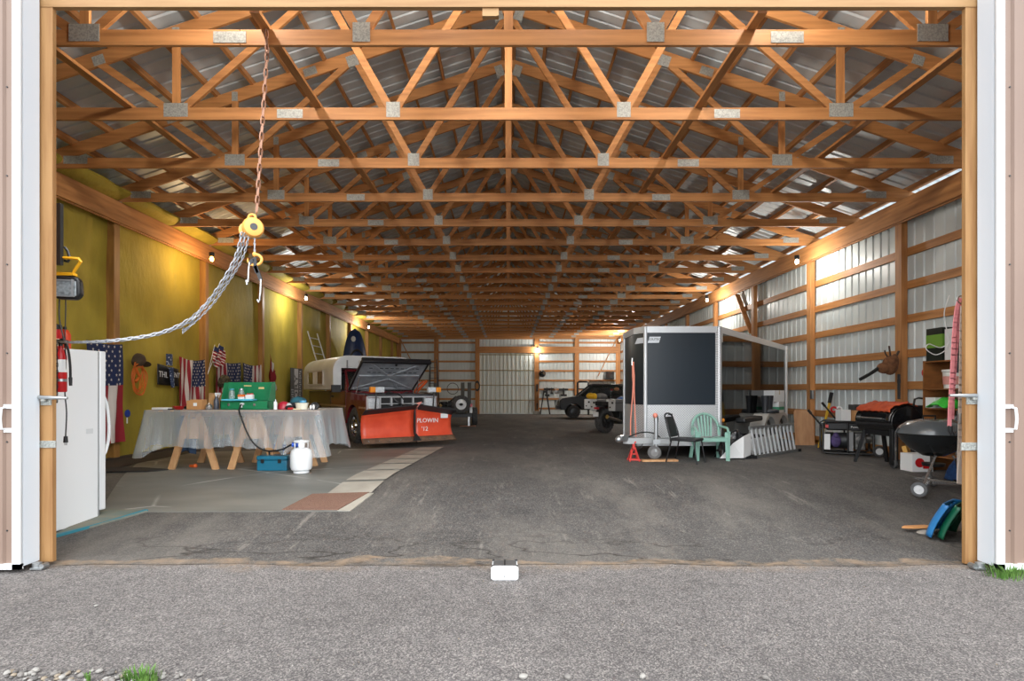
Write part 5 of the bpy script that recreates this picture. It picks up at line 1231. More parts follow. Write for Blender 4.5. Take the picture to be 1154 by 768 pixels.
mu = t.nodes.new('ShaderNodeMath'); mu.operation = 'MULTIPLY'; t.links.new(msin(xy.outputs[0], 140), mu.inputs[0]); t.links.new(msin(s_.outputs['Z'], 140), mu.inputs[1])
rp = t.nodes.new('ShaderNodeValToRGB'); rp.color_ramp.elements[0].position = .25; rp.color_ramp.elements[0].color = C(206, 208, 210); rp.color_ramp.elements[1].position = .5; rp.color_ramp.elements[1].color = C(150, 154, 158)
t.links.new(mu.outputs[0], rp.inputs[0]); t.links.new(rp.outputs[0], b.inputs['Base Color'])
bp = t.nodes.new('ShaderNodeBump'); bp.inputs['Strength'].default_value = .4; bp.inputs['Distance'].default_value = .004; t.links.new(mu.outputs[0], bp.inputs['Height']); t.links.new(bp.outputs[0], b.inputs['Normal'])
alum = mat('aluminium_trim', (206, 210, 213), .35, metal=.25)

P0, NA, NB, P1, P2 = V((2.41,11.8,0)), V((2.42,10.93,0)), V((2.56,10.62,0)), V((3.93,10.6,0)), V((6.78,13.88,0))
P3 = P0+(P2-P1)
ax_ = (P2-P1).normalized(); nrm_side = V((ax_.y, -ax_.x, 0))
TB, TT = .52, 2.72
def zt_at(p): return TT-.105*max(0, (p-P1).dot(ax_))/(P2-P1).length
ct = thing('cargo_trailer', 'black enclosed cargo trailer with silver lower front parked along the right wall', 'cargo trailer', (4.2, 12.6, FL(12)))
foot = [P0, NA, NB, P1, P2, P3]
m = MB(); n = len(foot)
vs = [(p.x, p.y, TB) for p in foot]+[(p.x, p.y, zt_at(p)) for p in foot]
m.add(vs, [tuple(range(n)), tuple(range(2*n-1, n-1, -1))]+[((k+1) % n, k, k+n, (k+1) % n+n) for k in range(n)])
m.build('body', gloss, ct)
def panel(a, b, z0, z1, mt, nm, off=.006, th=.004, ins=0, par=None):
    d = (b-a).normalized(); nn = V((d.y, -d.x, 0))
    a2, b2 = a+d*ins, b-d*ins
    if callable(z1): za, zb_ = z1(a), z1(b)
    else: za = zb_ = z1
    if callable(z0): ya, yb_ = z0(a), z0(b)
    else: ya = yb_ = z0
    q = [(a2+nn*off, ya), (b2+nn*off, yb_), (b2+nn*off, zb_), (a2+nn*off, za)]; q2 = [(p-nn*th, z) for p, z in q]
    m = MB(); m.add([(p.x, p.y, z) for p, z in q+q2], [(0,1,2,3), (7,6,5,4), (0,4,5,1), (1,5,6,2), (2,6,7,3), (3,7,4,0)])
    return m.build(nm, mt, par or ct, smooth=False)
for a, b_ in ((P0, NA), (NA, NB), (NB, P1)):
    panel(a, b_, TB, 1.27, dp, 'stone_guard', .008)
for a, b_ in ((P0, NA), (NA, NB), (NB, P1), (P1, P2)):
    panel(a, b_, lambda p: zt_at(p)-.1, lambda p: zt_at(p)+.02, alum, 'roof_trim', .014, .02)
panel(P1, P2, TB+.1, lambda p: zt_at(p)-.1, gloss2, 'side_panel', .006)
panel(P1, P2, TB, TB+.1, mat('side_rail_black', (24,25,26), .4), 'lower_rail', .012)
for p, w_, mt in ((P0, .03, alum), (NB, .035, alum), (P1, .05, dp), (P2, .04, white_m)):
    m = MB(); m.cyl((p.x, p.y, TB), (p.x, p.y, zt_at(p)+.01), w_, n=12); m.build('corner_trim', mt, ct)
m = MB(); m.beam(P1+V((-.045,-.012,TB)), P1+V((-.045,-.012,zt_at(P1)-.08)), .05, .012, up=(0,1,0)); m.build('corner_plate', dp, ct)
m = MB(); m.beam(P2+nrm_side*.02+V((0,0,1.0))-ax_*.03, P2+nrm_side*.02+V((0,0,2.6))-ax_*.03, .05, .03, up=nrm_side); m.build('rear_edge_strip', white_m, ct)
# emblem on the nose
em = MB(); em.prism([(0,0),(.21,0),(.245,.115),(.035,.115)], .004, axes((2.6, 10.61, 2.43), (1,-.014,0), (0,0,1)))
e1 = em.build('emblem', mat('emblem_white', (214, 220, 226), .4), ct)
m = MB(); vs, fs = text_geo('SOUTEC', .062, .002); m.add(vs, fs, 0, axes((2.724, 10.6, 2.495), (1,-.014,0), (.15,0,1))); m.build('lettering', mat('emblem_dark', (50, 58, 66), .5), e1, smooth=False)
m = MB(); m.prism([(0,.0),(.3,.0),(.3,.105),(.08,.105)], .004, axes(NA+V((-.012,-.02,2.43))+(NB-NA)*.1, NB-NA, (0,0,1))); m.build('emblem_side', mat('emblem_white', (214, 220, 226), .4), ct)
m = MB(); m.box(2.98, 3.06, 10.585, 10.6, 1.08, 1.11); m.build('hatch_latch', black, ct)
m = MB(); m.ball(P1+nrm_side*.02+ax_*.15+V((0,0,.98)), (.03,.03,.04)); m.build('marker_lamp', amber, ct)
m = MB(); q = P1+ax_*.12+nrm_side*.012+V((0,0,2.45)); m.beam(q, q+V((0,0,.2)), .05, .01, up=nrm_side); m.build('side_hinge', alum, ct)
# fender and wheels
fs0 = 2.1                                                            # distance of the front wheel along the side
def along(s, o=0, z=0): p = P1+ax_*s+nrm_side*o; return V((p.x, p.y, z))
Zf = FL(12)
fa = [(0, .42), (.12, .58), (.3, .72), (.5, .76)]
arc1 = [(s, z) for s, z in ((1.62,.34),(1.68,.52),(1.8,.66),(1.98,.75),(2.2,.75),(2.95,.75),(3.15,.75),(3.32,.66),(3.44,.52),(3.5,.34))]
def offset_low(): return [(3.42,.34),(3.37,.5),(3.27,.61),(3.1,.69),(2.93,.69),(2.78,.6),(2.69,.5),(2.63,.42),(2.5,.42),(2.44,.5),(2.35,.6),(2.2,.68),(2.02,.69),(1.86,.6),(1.76,.5),(1.7,.34)]
poly = arc1+offset_low()
FX = axes(along(0, .005, Zf), ax_, (0,0,1))
m = MB(); m.prism(poly, .3, FX); m.build('fender', mat('fender_grey', (178, 178, 174), .4), ct)
for s in (2.1, 3.02):
    I = WM[ct.name].inverted(); cc = I @ along(s, .13, Zf+.35)
    wheel_parts(ct, cc, nrm_side, .33, .2, galv)
# tongue, coupler, jack
ap = V((2.04, 9.9, .66))
m = MB(); m.beam(ap, V((2.75, 10.75, .6)), .09, .1); m.beam(ap, V((3.3, 10.75, .6)), .09, .1); m.beam(V((2.5,10.35,.62)), V((2.9,10.25,.62)), .08, .08); m.build('tongue', mat('tongue_silver', (196, 200, 202), .45), ct)
m = MB(); m.beam(ap+V((-.14,-.16,.05)), ap+V((.06,.07,.05)), .1, .1); m.ball(ap+V((-.15,-.17,.04)), (.065,.065,.06)); m.build('coupler', galv, ct, bevel=.01)
m = MB(); m.beam(V((2.3,10.2,.6)), V((3.9,10.6,.56)), .06, .1); m.build('front_frame', mat('tongue_silver', (196,200,202), .45), ct)
jx_, jy_ = 2.6, 10.0; jz_ = FL(10)
m = MB(); m.cyl((jx_, jy_, jz_+.16), (jx_, jy_, 1.0), .032); m.cyl((jx_,jy_,1.0),(jx_,jy_,1.08),.04); m.box(jx_-.06,jx_+.06,jy_-.05,jy_+.05,.6,.68); m.build('jack_post', galv, ct)
m = MB(); m.ball((jx_-.02, jy_-.02, 1.1), .045); m.beam((jx_,jy_,1.08),(jx_-.04,jy_-.12,1.08),.02,.02); m.build('jack_handle', mat('pink_tape', (226, 140, 120), .6), ct)
I = WM[ct.name].inverted(); wheel_parts(ct, I @ V((jx_-.03, jy_, jz_+.15)), (.25,1,0), .115, .06, mat('grey_wheel', (120,120,120), .5), tyre=mat('grey_tyre', (92, 92, 92), .8), spokes=5)
m = MB(); links(m, catmull([ap+V((.05,0,-.02)), ap+V((.15,.05,-.16)), ap+V((.3,.15,-.14)), ap+V((.36,.2,-.02))], 8), .03, .005, .022); m.tube(catmull([ap+V((.02,-.02,.06)), ap+V((.3,.1,.14)), ap+V((.6,.4,.1)), ap+V((.8,.6,-.02))], 8), .012, 6); m.build('safety_chain', darksteel, ct)
m = MB(); m.beam((2.32,9.9,jz_+.018),(2.95,9.95,jz_+.018),.14,.03); o = m.build('wood_block', pale_wood); tag(o, 'flat wooden board on the floor under the trailer jack wheel', 'board')
js = thing('jack_stand', 'small red jack stand under the cargo trailer coupler', 'jack stand', (2.2, 9.98, FL(10)))
m = MB()
for a in range(4):
    q = R(45+90*a); m.beam((.12*math.cos(q), .12*math.sin(q), 0), (.03*math.cos(q), .03*math.sin(q), .24), .03, .012)
m.box(-.1,.1,-.095,-.08,.02,.04); m.box(-.1,.1,.08,.095,.02,.04); m.box(-.06,.06,-.05,.05,.12,.135); m.cyl((0,0,.18),(0,0,.33),.025); m.box(-.04,.04,-.02,.02,.32,.345)
m.build('stand_body', mat('stand_red', (206, 66, 60), .45), js, local=True)
bc = thing('bungee_cord', 'long pink-orange strap hanging against the left front of the cargo trailer', 'strap', tuple(P(714, 470, 10.55)))
dB = 10.5; cordm = mat('coral_cord', (226, 140, 118), .6)
m = MB(); m.tube(catmull([P(713,408,dB), P(713.5,425,dB), P(713,445,dB), P(711,470,dB), P(710.5,492,dB-.4)], 6), .012, 6); m.tube(catmull([P(714,412,dB), P(714.5,430,dB), P(715,450,dB), P(716,475,dB), P(716.5,492,dB-.4)], 6), .012, 6)
m.tube([P(713.3,408,dB), P(713.8,424,dB), P(714.3,436,dB)], [.02,.028,.02], 8); m.build('webbing', cordm, bc)
m = MB(); m.tube([P(712.2,412,dB), P(712.5,404,dB), P(713.5,410,dB)], .013, 6); m.build('hook', steel, bc)

# things on the trailer fender
Ff = Zf+.752
def at_side(s, o): p = P1+ax_*s+nrm_side*o; return (p.x, p.y, Ff)
ang = math.atan2(ax_.y, ax_.x)
bootm = mat('rubber_boot', (44, 47, 52), .45)
for s, lab in ((2.18, 'dark rubber boot on the trailer fender, the front one of the pair'), (2.46, 'dark rubber boot on the trailer fender beside the white boxes')):
    r = thing('rubber_boot', lab, 'boot', at_side(s, .17), ang+R(-70), group='rubber boots on the trailer fender')
    m = MB(); m.lathe([(.055,.0),(.056,.08),(.06,.2),(.072,.34),(.076,.38),(.068,.38),(.05,.1),(0,.09)], M4.Diagonal((1.1,.9,1,1)), 18); m.ball((.09,0,.045), (.11,.05,.045)); m.build('boot_body', bootm, r, local=True)
    MB().prism([(-.06,-.045),(.1,-.05),(.19,-.03),(.2,.02),(.1,.05),(-.06,.045)], .02).build('sole', rubber, r, local=True)
r = thing('carton', 'white carton with a green band standing on the trailer fender', 'carton', at_side(2.88, .17), ang)
MB().box(-.2,.2,-.13,.13,0,.24).build('box_body', white_card, r, local=True, bevel=.004); MB().box(-.202,.202,-.132,.132,.06,.13).build('green_band', mat('carton_green', (56, 146, 110), .6), r, local=True)
r = thing('carton', 'plain white carton on top of the green banded carton', 'carton', (at_side(2.78, .17)[0], at_side(2.78, .17)[1], Ff+.24), ang+R(-14))
MB().box(-.2,.2,-.13,.13,0,.25).build('box_body', white_card, r, local=True, bevel=.004); MB().box(-.02,.02,-.131,.131,.16,.252).build('tape', mat('packing_tape', (196, 182, 156), .4), r, local=True)

# ladder, panel and bundle against the trailer
lad = thing('ladder_section', 'aluminium ladder standing on its edge along the trailer wheels', 'ladder', (5.1, 10.95, FL(11)))
b0, b1 = V((4.5, 10.35, FL(10.4)+.03)), V((5.84, 11.5, FL(11.5)+.03)); dl = (b1-b0).normalized(); nl = V((-dl.y, dl.x, 0)); up_ = V((0,0,.52))+nl*.09
m = MB(); m.beam(b0-dl*.05, b1+dl*.05, .03, .06, up=(0,0,1)); m.build('lower_rail', galv, lad)
m = MB(); m.beam(b0+up_-dl*.05, b1+up_+dl*.05, .03, .06, up=(0,0,1)); m.build('upper_rail', galv, lad)
for k in range(11):
    p = b0.lerp(b1, (k+.3)/10.7)
    MB().beam(p-dl*.02, p+up_-dl*.03, .034, .03, up=dl).build('rung', alum, lad)
m = MB(); m.box(-.05,.05,-.03,.03,0,.06, X=M4.Translation(b0-dl*.06+V((0,0,-.03)))); m.box(-.05,.05,-.03,.03,0,.06, X=M4.Translation(b1+dl*.06+V((0,0,-.03)))); m.build('end_feet', black, lad)
o = MB(); o.grid(lambda u, v: ((3.83+.6*u+.07*nz.noise(V((u*3,v*3,1)))), 10.28+.3*v+.08*nz.noise(V((u*4,v*4,7))), FL(10.5)+.5*math.sin(math.pi*min(1,max(0,u*.96+.02)))**.5*math.sin(math.pi*v)**.6*(1+.25*nz.noise(V((u*5,v*5,3))))), 26, 18)
o = o.build('black_plastic_bundle', mat('black_poly', (26, 27, 29), .25, rgb2=(40, 42, 44), scale=6, bump=.9, bscale=7), angle=180); tag(o, 'crumpled black plastic bundle on the floor between green chair and ladder', 'bundle')
o = MB().beam((4.46, 10.93, FL(10.8)+.66), (5.1, 11.6, FL(10.8)+.68), .2, .1).build('black_case', black, bevel=.03); tag(o, 'long black case lying against the trailer side behind the black bundle', 'case')
wp = thing('bent_sheet', 'bent white plastic panel standing in front of the black plastic bundle', 'panel', (4.3, 10.2, FL(10.2)))
m = MB(); q = [P(x_, y_, d_) for x_, y_, d_ in ((826,500,10.22),(838,492,10.16),(846,488,10.3),(846,513,10.3),(838,516.5,10.16),(811,517,10.2))]
for p in q[3:]: p.z = max(p.z, FL(10.2)+.012)
m.add([tuple(p) for p in q], [(0,1,4,5), (1,2,3,4)]); m.build('panel_sheet', white_card, wp, solid=.01, smooth=False)
o = MB().beam((4.62, 10.78, FL(10.7)+.17), (5.5, 11.6, FL(10.7)+.2), .06, .3).build('white_gutter', white_m, bevel=.01); tag(o, 'white length of gutter lying behind the ladder on edge', 'gutter')

# ------------------------------------------------------------------ chairs
seatm = mat('chair_vinyl', (30, 31, 34), .5); frm = mat('chair_frame', (26, 27, 29), .35, metal=.3)
bch = thing('banquet_chair', 'black padded metal chair standing in front of the trailer jack', 'chair', (3.06, 9.78, FL(9.9)), R(-38))
MB().box(-.2, .24, -.2, .2, .375, .425).build('seat', seatm, bch, local=True, bevel=.02)
m = MB(); m.prism([(-.16,.0),(.16,.0),(.15,.3),(.1,.36),(-.1,.36),(-.15,.3)], .045, axes((-.2,0,.44), (0,-1,0), (-.28,0,1))); m.build('backrest', seatm, bch, local=True, bevel=.012)
m = MB()
m.tube(catmull([(-.2,-.19,.36),(-.22,-.19,.5),(-.3,-.175,.74),(-.33,-.12,.82),(-.335,0,.84),(-.33,.12,.82),(-.3,.175,.74),(-.22,.19,.5),(-.2,.19,.36)],6), .013, 8); m.build('back_frame', frm, bch, local=True)
for x, y, fx, fy in ((-.19,-.18,-.28,-.2), (-.19,.18,-.28,.2), (.2,-.18,.26,-.2), (.2,.18,.26,.2)): MB().tube([(x,y,.385),(fx,fy,0)], .012, 8).build('leg', frm, bch, local=True)
gch = thing('plastic_chair', 'green plastic garden chair standing in front of the trailer corner', 'chair', (3.6, 10.2, FL(10)), R(-4))
gp = mat('chair_green', (134, 178, 164), .45)
m = MB(); m.grid(lambda u, v: ((u-.5)*(.5-.05*v), -.24+.46*v, .4+.015*math.cos(u*6.28)-.02*v-.03*(v < .02)), 12, 10); m.build('seat', gp, gch, local=True, solid=.014)
m = MB()
pts = [(.235*math.cos(R(a)), .22+.1*max(0, math.sin(R(a)))**1, .55+.26*math.sin(R(a))) for a in range(-10, 191, 10)]
m.tube(pts, .024, 8)
for k in range(5):
    x = -.12+.06*k; m.beam((x*.75, .2, .4), (x, .31, .80-.06*abs(x)/.12), .03, .01, up=(0,1,0))
m.beam((-.24,.2,.42),(-.235,.23,.56),.05,.016,up=(0,1,0)); m.beam((.24,.2,.42),(.235,.23,.56),.05,.016,up=(0,1,0)); m.build('backrest', gp, gch, local=True)
for s in (-1, 1):
    m = MB(); m.tube(catmull([(s*.235,.24,.6),(s*.27,.05,.58),(s*.28,-.14,.57),(s*.27,-.23,.5)],6), [.022]*18+[.02], 8); m.build('armrest', gp, gch, local=True)
    m = MB(); m.prism([(-.045,.52),(.05,.5),(.03,0),(-.02,0)], .025, axes((s*.265,-.22,0), (-s,.15,0), (0,0,1))); m.prism([(-.03,.52),(.03,.5),(.02,0),(-.02,0)], .025, axes((s*.27,-.22,0), (0,1,0), (0,0,1))); m.build('leg', gp, gch, local=True)
    m = MB(); m.beam((s*.215,.2,.4),(s*.25,.3,0),.06,.03,up=(0,1,0)); m.build('leg', gp, gch, local=True)
m = MB(); m.box(-.24,.24,-.24,-.22,.34,.4); m.build('front_apron', gp, gch, local=True)

# ------------------------------------------------------------------ along the right wall
FRz = FL(11)
m = MB(); m.prism([(-.21,0),(.21,0),(.21,.74),(.19,.8),(-.19,.8),(-.21,.76)], .015, axes((6.72, 12.88, FL(12.9)), (1,-.1,0), (0,.12,1))); o = m.build('plywood_sheet', ply); tag(o, 'sheet of plywood leaning on the second wall post beside the generator', 'plywood')
gn = thing('generator', 'black portable generator with folded handles near the right wall', 'generator', (6.6, 11.1, FRz), R(-24))
m = MB()
for y in (-.26, .26):
    m.tube([(-.42,y,.06),(-.42,y,.6),(-.36,y,.64),(.36,y,.64),(.42,y,.6),(.42,y,.06),(.36,y,.03),(-.36,y,.03)], .02, 8, closed=True)
    m.tube([(.0,y,.03),(.0,y,.64)], .016, 8)
for x in (-.42, .42): m.tube([(x,-.26,.5),(x,.26,.5)], .018, 8); m.tube([(x,-.26,.08),(x,.26,.08)], .018, 8)
m.build('frame', black, gn, local=True)
MB().box(-.36,.38,-.22,.22,.47,.63).build('fuel_tank', mat('tank_black', (34,35,37), .4), gn, local=True, bevel=.03)
m = MB(); m.box(.02,.4,-.25,-.22,.48,.6); m.build('control_panel', black, gn, local=True, bevel=.004)
m = MB(); vs, fs = text_geo('Powerstroke', .058, .002); m.add(vs, fs, 0, axes((.2,-.257,.54), (1,0,0), (0,0,1))); m.build('lettering', white_card, gn, local=True, smooth=False)
m = MB(); m.box(.12,.3,-.2,.18,.1,.42); m.cyl((.22,-.21,.28),(.22,-.14,.28),.1); m.cyl((.3,0,.3),(.42,0,.32),.08); m.build('engine', mat('engine_grey', (132, 132, 130), .4, metal=.6, rgb2=(90,90,90), scale=18), gn, local=True, bevel=.02)
m = MB(); m.cyl((-.36,0,.26),(.1,0,.26),.16); m.build('alternator', darksteel, gn, local=True)
m = MB(); m.box(.02,.09,-.24,-.2,.08,.44); m.build('grey_panel', grey_p, gn, local=True)
m = MB(); m.ball((-.2,-.24,.27),(.09,.05,.13)); m.ball((-.2,-.26,.37),(.05,.04,.06)); m.build('purple_cover', mat('purple_cloth', (84, 68, 116), .8, rgb2=(60,48,88), scale=12), gn, local=True)
m = MB(); m.box(-.4,-.3,-.275,-.26,.1,.4); m.build('white_plate', white_card, gn, local=True)
m = MB(); m.box(-.38,-.33,-.285,-.275,.52,.58); m.build('warning_label', mat('red_label', (206,80,76), .5), gn, local=True)
for y in (-.26, .2):
    m = MB(); a = V((-.40, y, .5)); 
    b2 = V((-.68, y-.02, .86)) if y < 0 else V((-.4, y, 1.0))
    if y > 0: a = V((-.12, y, .62))
    m.tube([a, b2], .016, 8); m.tube([a.lerp(b2,.8), b2], .024, 8); m.build('folding_handle', black, gn, local=True)
for x in (.5,): wheel_parts(gn, (x, -.3, .1), (0,1,0), .1, .06, white_m)
r = box_thing('carton', 'white carton on top of the generator', 'carton', 6.6, 11.2, FRz+.645, .19, .2, .22, white_card)
r = box_thing('carton', 'brown carton on top of the generator right of the white one', 'carton', 6.82, 11.12, FRz+.645, .19, .2, .21, cardboard, lid=(mat('packing_tape', (196,182,156), .4), .03))
r = thing('dark_case', 'dark flat case lying on the brown carton by the wall', 'case', (6.84, 11.12, FRz+.857)); MB().box(-.13,.12,-.1,.1,0,.11).build('case_body', mat('dark_grey_case', (58,58,58), .5), r, local=True, bevel=.01); MB().box(-.131,.121,-.101,-.098,.05,.06).build('seam', black, r, local=True)
tr2 = thing('tape_roll', 'small red and white roll hanging on the right wall above the generator', 'tape roll', (7.02, 12.25, 1.13)); m = MB(); m.torus(.05,.022, axes((0,0,0), (1,-.6,0), (0,0,1))); m.build('red_ring', red, tr2, local=True); m = MB(); m.torus(.05,.02, axes((.08,-.05,-.0), (1,-.6,0), (0,0,1))); m.build('white_ring', white_card, tr2, local=True)
m = MB(); m.beam((6.72, 12.3, FL(12)), (6.98, 12.3, 1.38), .03, .045); yl = thing('yellow_level', 'yellow tool handle with black grip leaning on the wall behind the generator', 'tool', (6.8, 12.3, FL(12)))
m.build('handle', mat('tool_yellow', (208, 168, 50), .5), yl); m = MB(); m.beam((6.95, 12.3, 1.27), (7.0, 12.3, 1.5), .045, .06); m.build('grip', black, yl)
# pellet smoker: barrel runs front to back, lid faces left
sm = thing('pellet_smoker', 'black barrel smoker grill with orange jacket on it beside the right wall', 'smoker grill', (6.32, 9.45, FL(9.4)-.0))
bx = [(.27*math.cos(R(a)), .82+.27*math.sin(R(a))*1.0) for a in range(-40, 221, 12)]
MB().prism([(.25*math.cos(R(a)), .74+.25*math.sin(R(a))) for a in range(0, 360, 12)], .95, axes((0, .5, 0), (1,0,0), (0,0,1))).build('barrel', blackpaint, sm, local=True, bevel=.01)
m = MB(); m.grid(lambda u, v: (.262*math.cos(R(60+125*u)), -.43+.86*v, .74+.262*math.sin(R(60+125*u))), 14, 6); m.build('lid', blackpaint, sm, local=True, solid=.012)
m = MB(); m.cyl((-.3,-.3,.78),(-.3,.36,.78),.014); m.cyl((-.26,-.28,.78),(-.3,-.28,.78),.01); m.cyl((-.26,.34,.78),(-.3,.34,.78),.01); m.build('lid_handle', steel, sm, local=True)
m = MB(); m.box(-.2,.14,-.3,.3,.5,.58); m.build('grease_tray', black, sm, local=True)
m = MB(); m.box(.1,.4,-.42,-.02,.72,1.0); m.build('pellet_hopper', black, sm, local=True, bevel=.01)
m = MB(); m.tube([(.12,-.42,1.0),(.14,-.42,1.1),(.2,-.42,1.12),(.36,-.42,1.1),(.38,-.42,1.0)], .016, 8); m.build('hopper_handle', black, sm, local=True)
for x, y, fx, fy in ((-.14,.36,-.3,.42), (.14,.36,.26,.42)): MB().beam((x,y,.62),(fx,fy,0),.05,.05).build('leg', black, sm, local=True)
for x in (-.18, .16):
    l_ = MB().box(x-.05,x+.05,-.44,-.36,.05,.62).build('leg', black, sm, local=True, bevel=.006)
    MB().box(x-.012,x+.012,-.446,-.438,.1,.6).build('edge_strip', steel, l_, local=True)
    wheel_parts(sm, (x, -.4, .075), (1,0,0), .075, .05, darksteel)
o = MB(); o.grid(lambda u, v: (6.32+(.29+.03*nz.noise(V((u*5,v*5,0))))*math.cos(R(55+95*u)), 9.0+.85*v+.08*math.sin(u*9), FL(9.4)+.74+(.30+.05*abs(nz.noise(V((u*6,v*6,4)))))*math.sin(R(55+95*u))), 18, 18); o = o.build('orange_jacket', mat('orange_cloth', (196, 84, 40), .8, rgb2=(168, 62, 30), scale=9), solid=.012, angle=180)
for v in o.data.vertices:
    pass
tag(o, 'crumpled orange jacket lying over the black barrel smoker', 'jacket')
m = MB(); m.beam((6.36, 8.95, FL(9)+.0), (6.3, 9.02, FL(9)+.36), .16, .06); o = m.build('wood_offcut', mat('yellow_wood', (196, 150, 70), .6)); tag(o, 'short piece of yellow timber standing below the smoker', 'timber')
bt_ = thing('blue_bottle', 'blue bottle standing on the right end of the generator', 'bottle', (6.78, 10.93, FRz+.645))
MB().lathe([(0,0),(.035,0),(.035,.14),(.015,.2),(.015,.23),(0,.23)], n=14).build('bottle_body', mat('bottle_blue', (34, 56, 110), .3), bt_, local=True); MB().lathe([(.0355,.05),(.036,.05),(.036,.12),(.0355,.12)], n=14).build('label_band', white_card, bt_, local=True)
rcx = thing('printed_carton', 'white carton with red printed picture on the floor under the kettle grill', 'carton', (6.2, 8.75, FL(8.4)), R(0))
MB().box(-.06,.25,-.12,.15,0,.27).build('box_body', white_card, rcx, local=True); m = MB(); m.cyl((.05,-.123,.14),(.05,-.121,.14),.07,n=16); m.box(.1,.22,-.123,-.121,.05,.1); m.build('print', red, rcx, local=True)
# kettle grill
kg = thing('kettle_grill', 'large dark grey kettle grill on silver legs beside the right jamb', 'kettle grill', (5.5, 7.35, FL(7.3)))
kb = mat('kettle_enamel', (82, 87, 90), .2, coat=.5); rz_ = .77
MB().lathe([(0,rz_-.30),(.12,rz_-.285),(.26,rz_-.2),(.36,rz_-.08),(.4,rz_-.005),(.405,rz_),(.38,rz_),(.34,rz_-.08),(0,rz_-.27)], n=40).build('bowl', mat('kettle_bowl', (32, 35, 37), .2, coat=.5), kg, local=True)
MB().lathe([(.4,rz_+.002),(.412,rz_+.004),(.41,rz_+.02),(.37,rz_+.09),(.28,rz_+.155),(.15,rz_+.185),(0,rz_+.19)], n=40).build('lid', kb, kg, local=True)
m = MB(); m.tube([(-.06,.1,rz_+.18),(-.06,.1,rz_+.225),(.1,.1,rz_+.225),(.1,.1,rz_+.18)], .012, 8); m.build('lid_handle', black, kg, local=True)
legs = [((-.08,-.14,.5),(-.33,-.25,.1)), ((.14,-.14,.5),(.36,-.3,.0)), ((.12,.2,.5),(.22,.34,.0))]
for a, b2 in legs: MB().tube([a, b2], .014, 8).build('leg', steel, kg, local=True)
wheel_parts(kg, (-.37,-.26,.09), (.8,.6,0), .09, .05, white_m, tyre=mat('mid_grey_tyre', (96,98,100), .7)); wheel_parts(kg, (.22,.37,.09), (.8,.6,0), .09, .05, white_m, tyre=mat('mid_grey_tyre', (96,98,100), .7))
m = MB(); m.cyl((-.33,-.25,.09),(.22,.34,.09),.008)
for k in range(9): t_ = k/8; m.tube([V((-.24,-.24,.15)).lerp(V((.33,-.27,.15)), t_), V((-.02,.36,.15)).lerp(V((.02,.36,.15)), t_)], .004, 5)
m.tube([(-.24,-.24,.15),(.33,-.27,.15),(0,.38,.15)], .006, 6, closed=True); m.build('wire_rack', steel, kg, local=True)
m = MB(); m.beam((.05,-.39,rz_-.06),(.04,-.33,rz_-.24),.025,.012); m.ball((.05,-.4,rz_-.05),.018); m.build('bracket', steel, kg, local=True)
m = MB(); m.cyl((0,0,.38),(0,0,.46),.015); m.lathe([(0,.34),(.12,.35),(.13,.39),(0,.36)], n=20); m.build('ash_catcher', black, kg, local=True)
m = MB(); m.tube(catmull([(.05,-.3,.48),(.06,-.32,.36),(.1,-.3,.26)],6),.01,6); m.build('vent_lever', black, kg, local=True)
# shelf unit by the right jamb
sh = thing('shelf_unit', 'brown wooden shelf unit against the right wall near the jamb', 'shelf unit', (6.72, 8.45, FL(8.4)))
br = mat('shelf_brown', (150, 96, 48), .6, rgb2=(120, 76, 38), scale=5, stretch=(1,.2,2))
for y in (-.42, .42): MB().box(-.24,.26,y-.012,y+.012,0,1.7).build('side_panel', br, sh, local=True)
for z in (.25, .66, .97, 1.27, 1.69): MB().box(-.24,.26,-.42,.42,z-.018,z).build('shelf', br, sh, local=True)
S0 = FL(8.4)
bb = thing('printed_carton', 'black and green printed carton on the top of the shelf unit', 'carton', (6.66, 8.62, S0+1.69)); MB().box(-.17,.2,-.12,.2,0,.5).build('box_body', mat('carton_black', (30, 36, 30), .5), bb, local=True)
m = MB(); m.box(-.172,.202,-.122,.202,.2,.4); m.build('green_print', mat('carton_lime', (112, 156, 60), .5), bb, local=True)
m = MB(); m.cyl((.0,-.125,.33),(.0,-.123,.33),.07,n=18); m.box(-.12,-.02,-.125,-.122,.05,.14); m.box(.05,.15,-.125,-.122,.06,.1); m.build('pale_print', white_card, bb, local=True)
bb = thing('printed_carton', 'white carton with a red print beside the green carton on the shelf unit', 'carton', (6.64, 8.36, S0+1.69)); MB().box(-.14,.14,-.1,.1,0,.46).build('box_body', white_card, bb, local=True); m = MB(); m.box(-.1,.08,-.103,-.1,.2,.3); m.build('red_print', red, bb, local=True)
rb = thing('red_reel', 'red cable reel hanging on the side of the shelf unit', 'reel', (6.62, 8.93, S0+1.52)); m = MB(); m.torus(.075,.028, axes((0,0,0), (1,-.5,0), (0,0,1))); m.build('reel_ring', red, rb, local=True); m = MB(); m.ball((0,0,0),(.06,.04,.06)); m.build('hub', black, rb, local=True)
wbk = thing('white_bucket', 'white plastic bucket on the shelf unit behind the pink strap', 'bucket', (6.64, 8.48, S0+1.27)); MB().lathe([(0,0),(.11,0),(.13,.24),(.14,.25),(.14,.28),(0,.29)], n=22).build('bucket_body', mat('bucket_white', (226,226,220), .45), wbk, local=True); MB().lathe([(.119,.06),(.121,.06),(.128,.18),(.126,.18)], n=22).build('label', mat('label_pink', (214,150,140), .6), wbk, local=True)
bb = thing('printed_carton', 'small white carton with a green print on the middle shelf', 'carton', (6.56, 8.7, S0+.972)); MB().box(-.1,.12,-.1,.1,0,.16).build('box_body', white_card, bb, local=True); m = MB(); m.box(-.06,.04,-.103,-.1,.03,.12); m.build('green_print', mat('carton_lime2', (130, 170, 60), .5), bb, local=True)
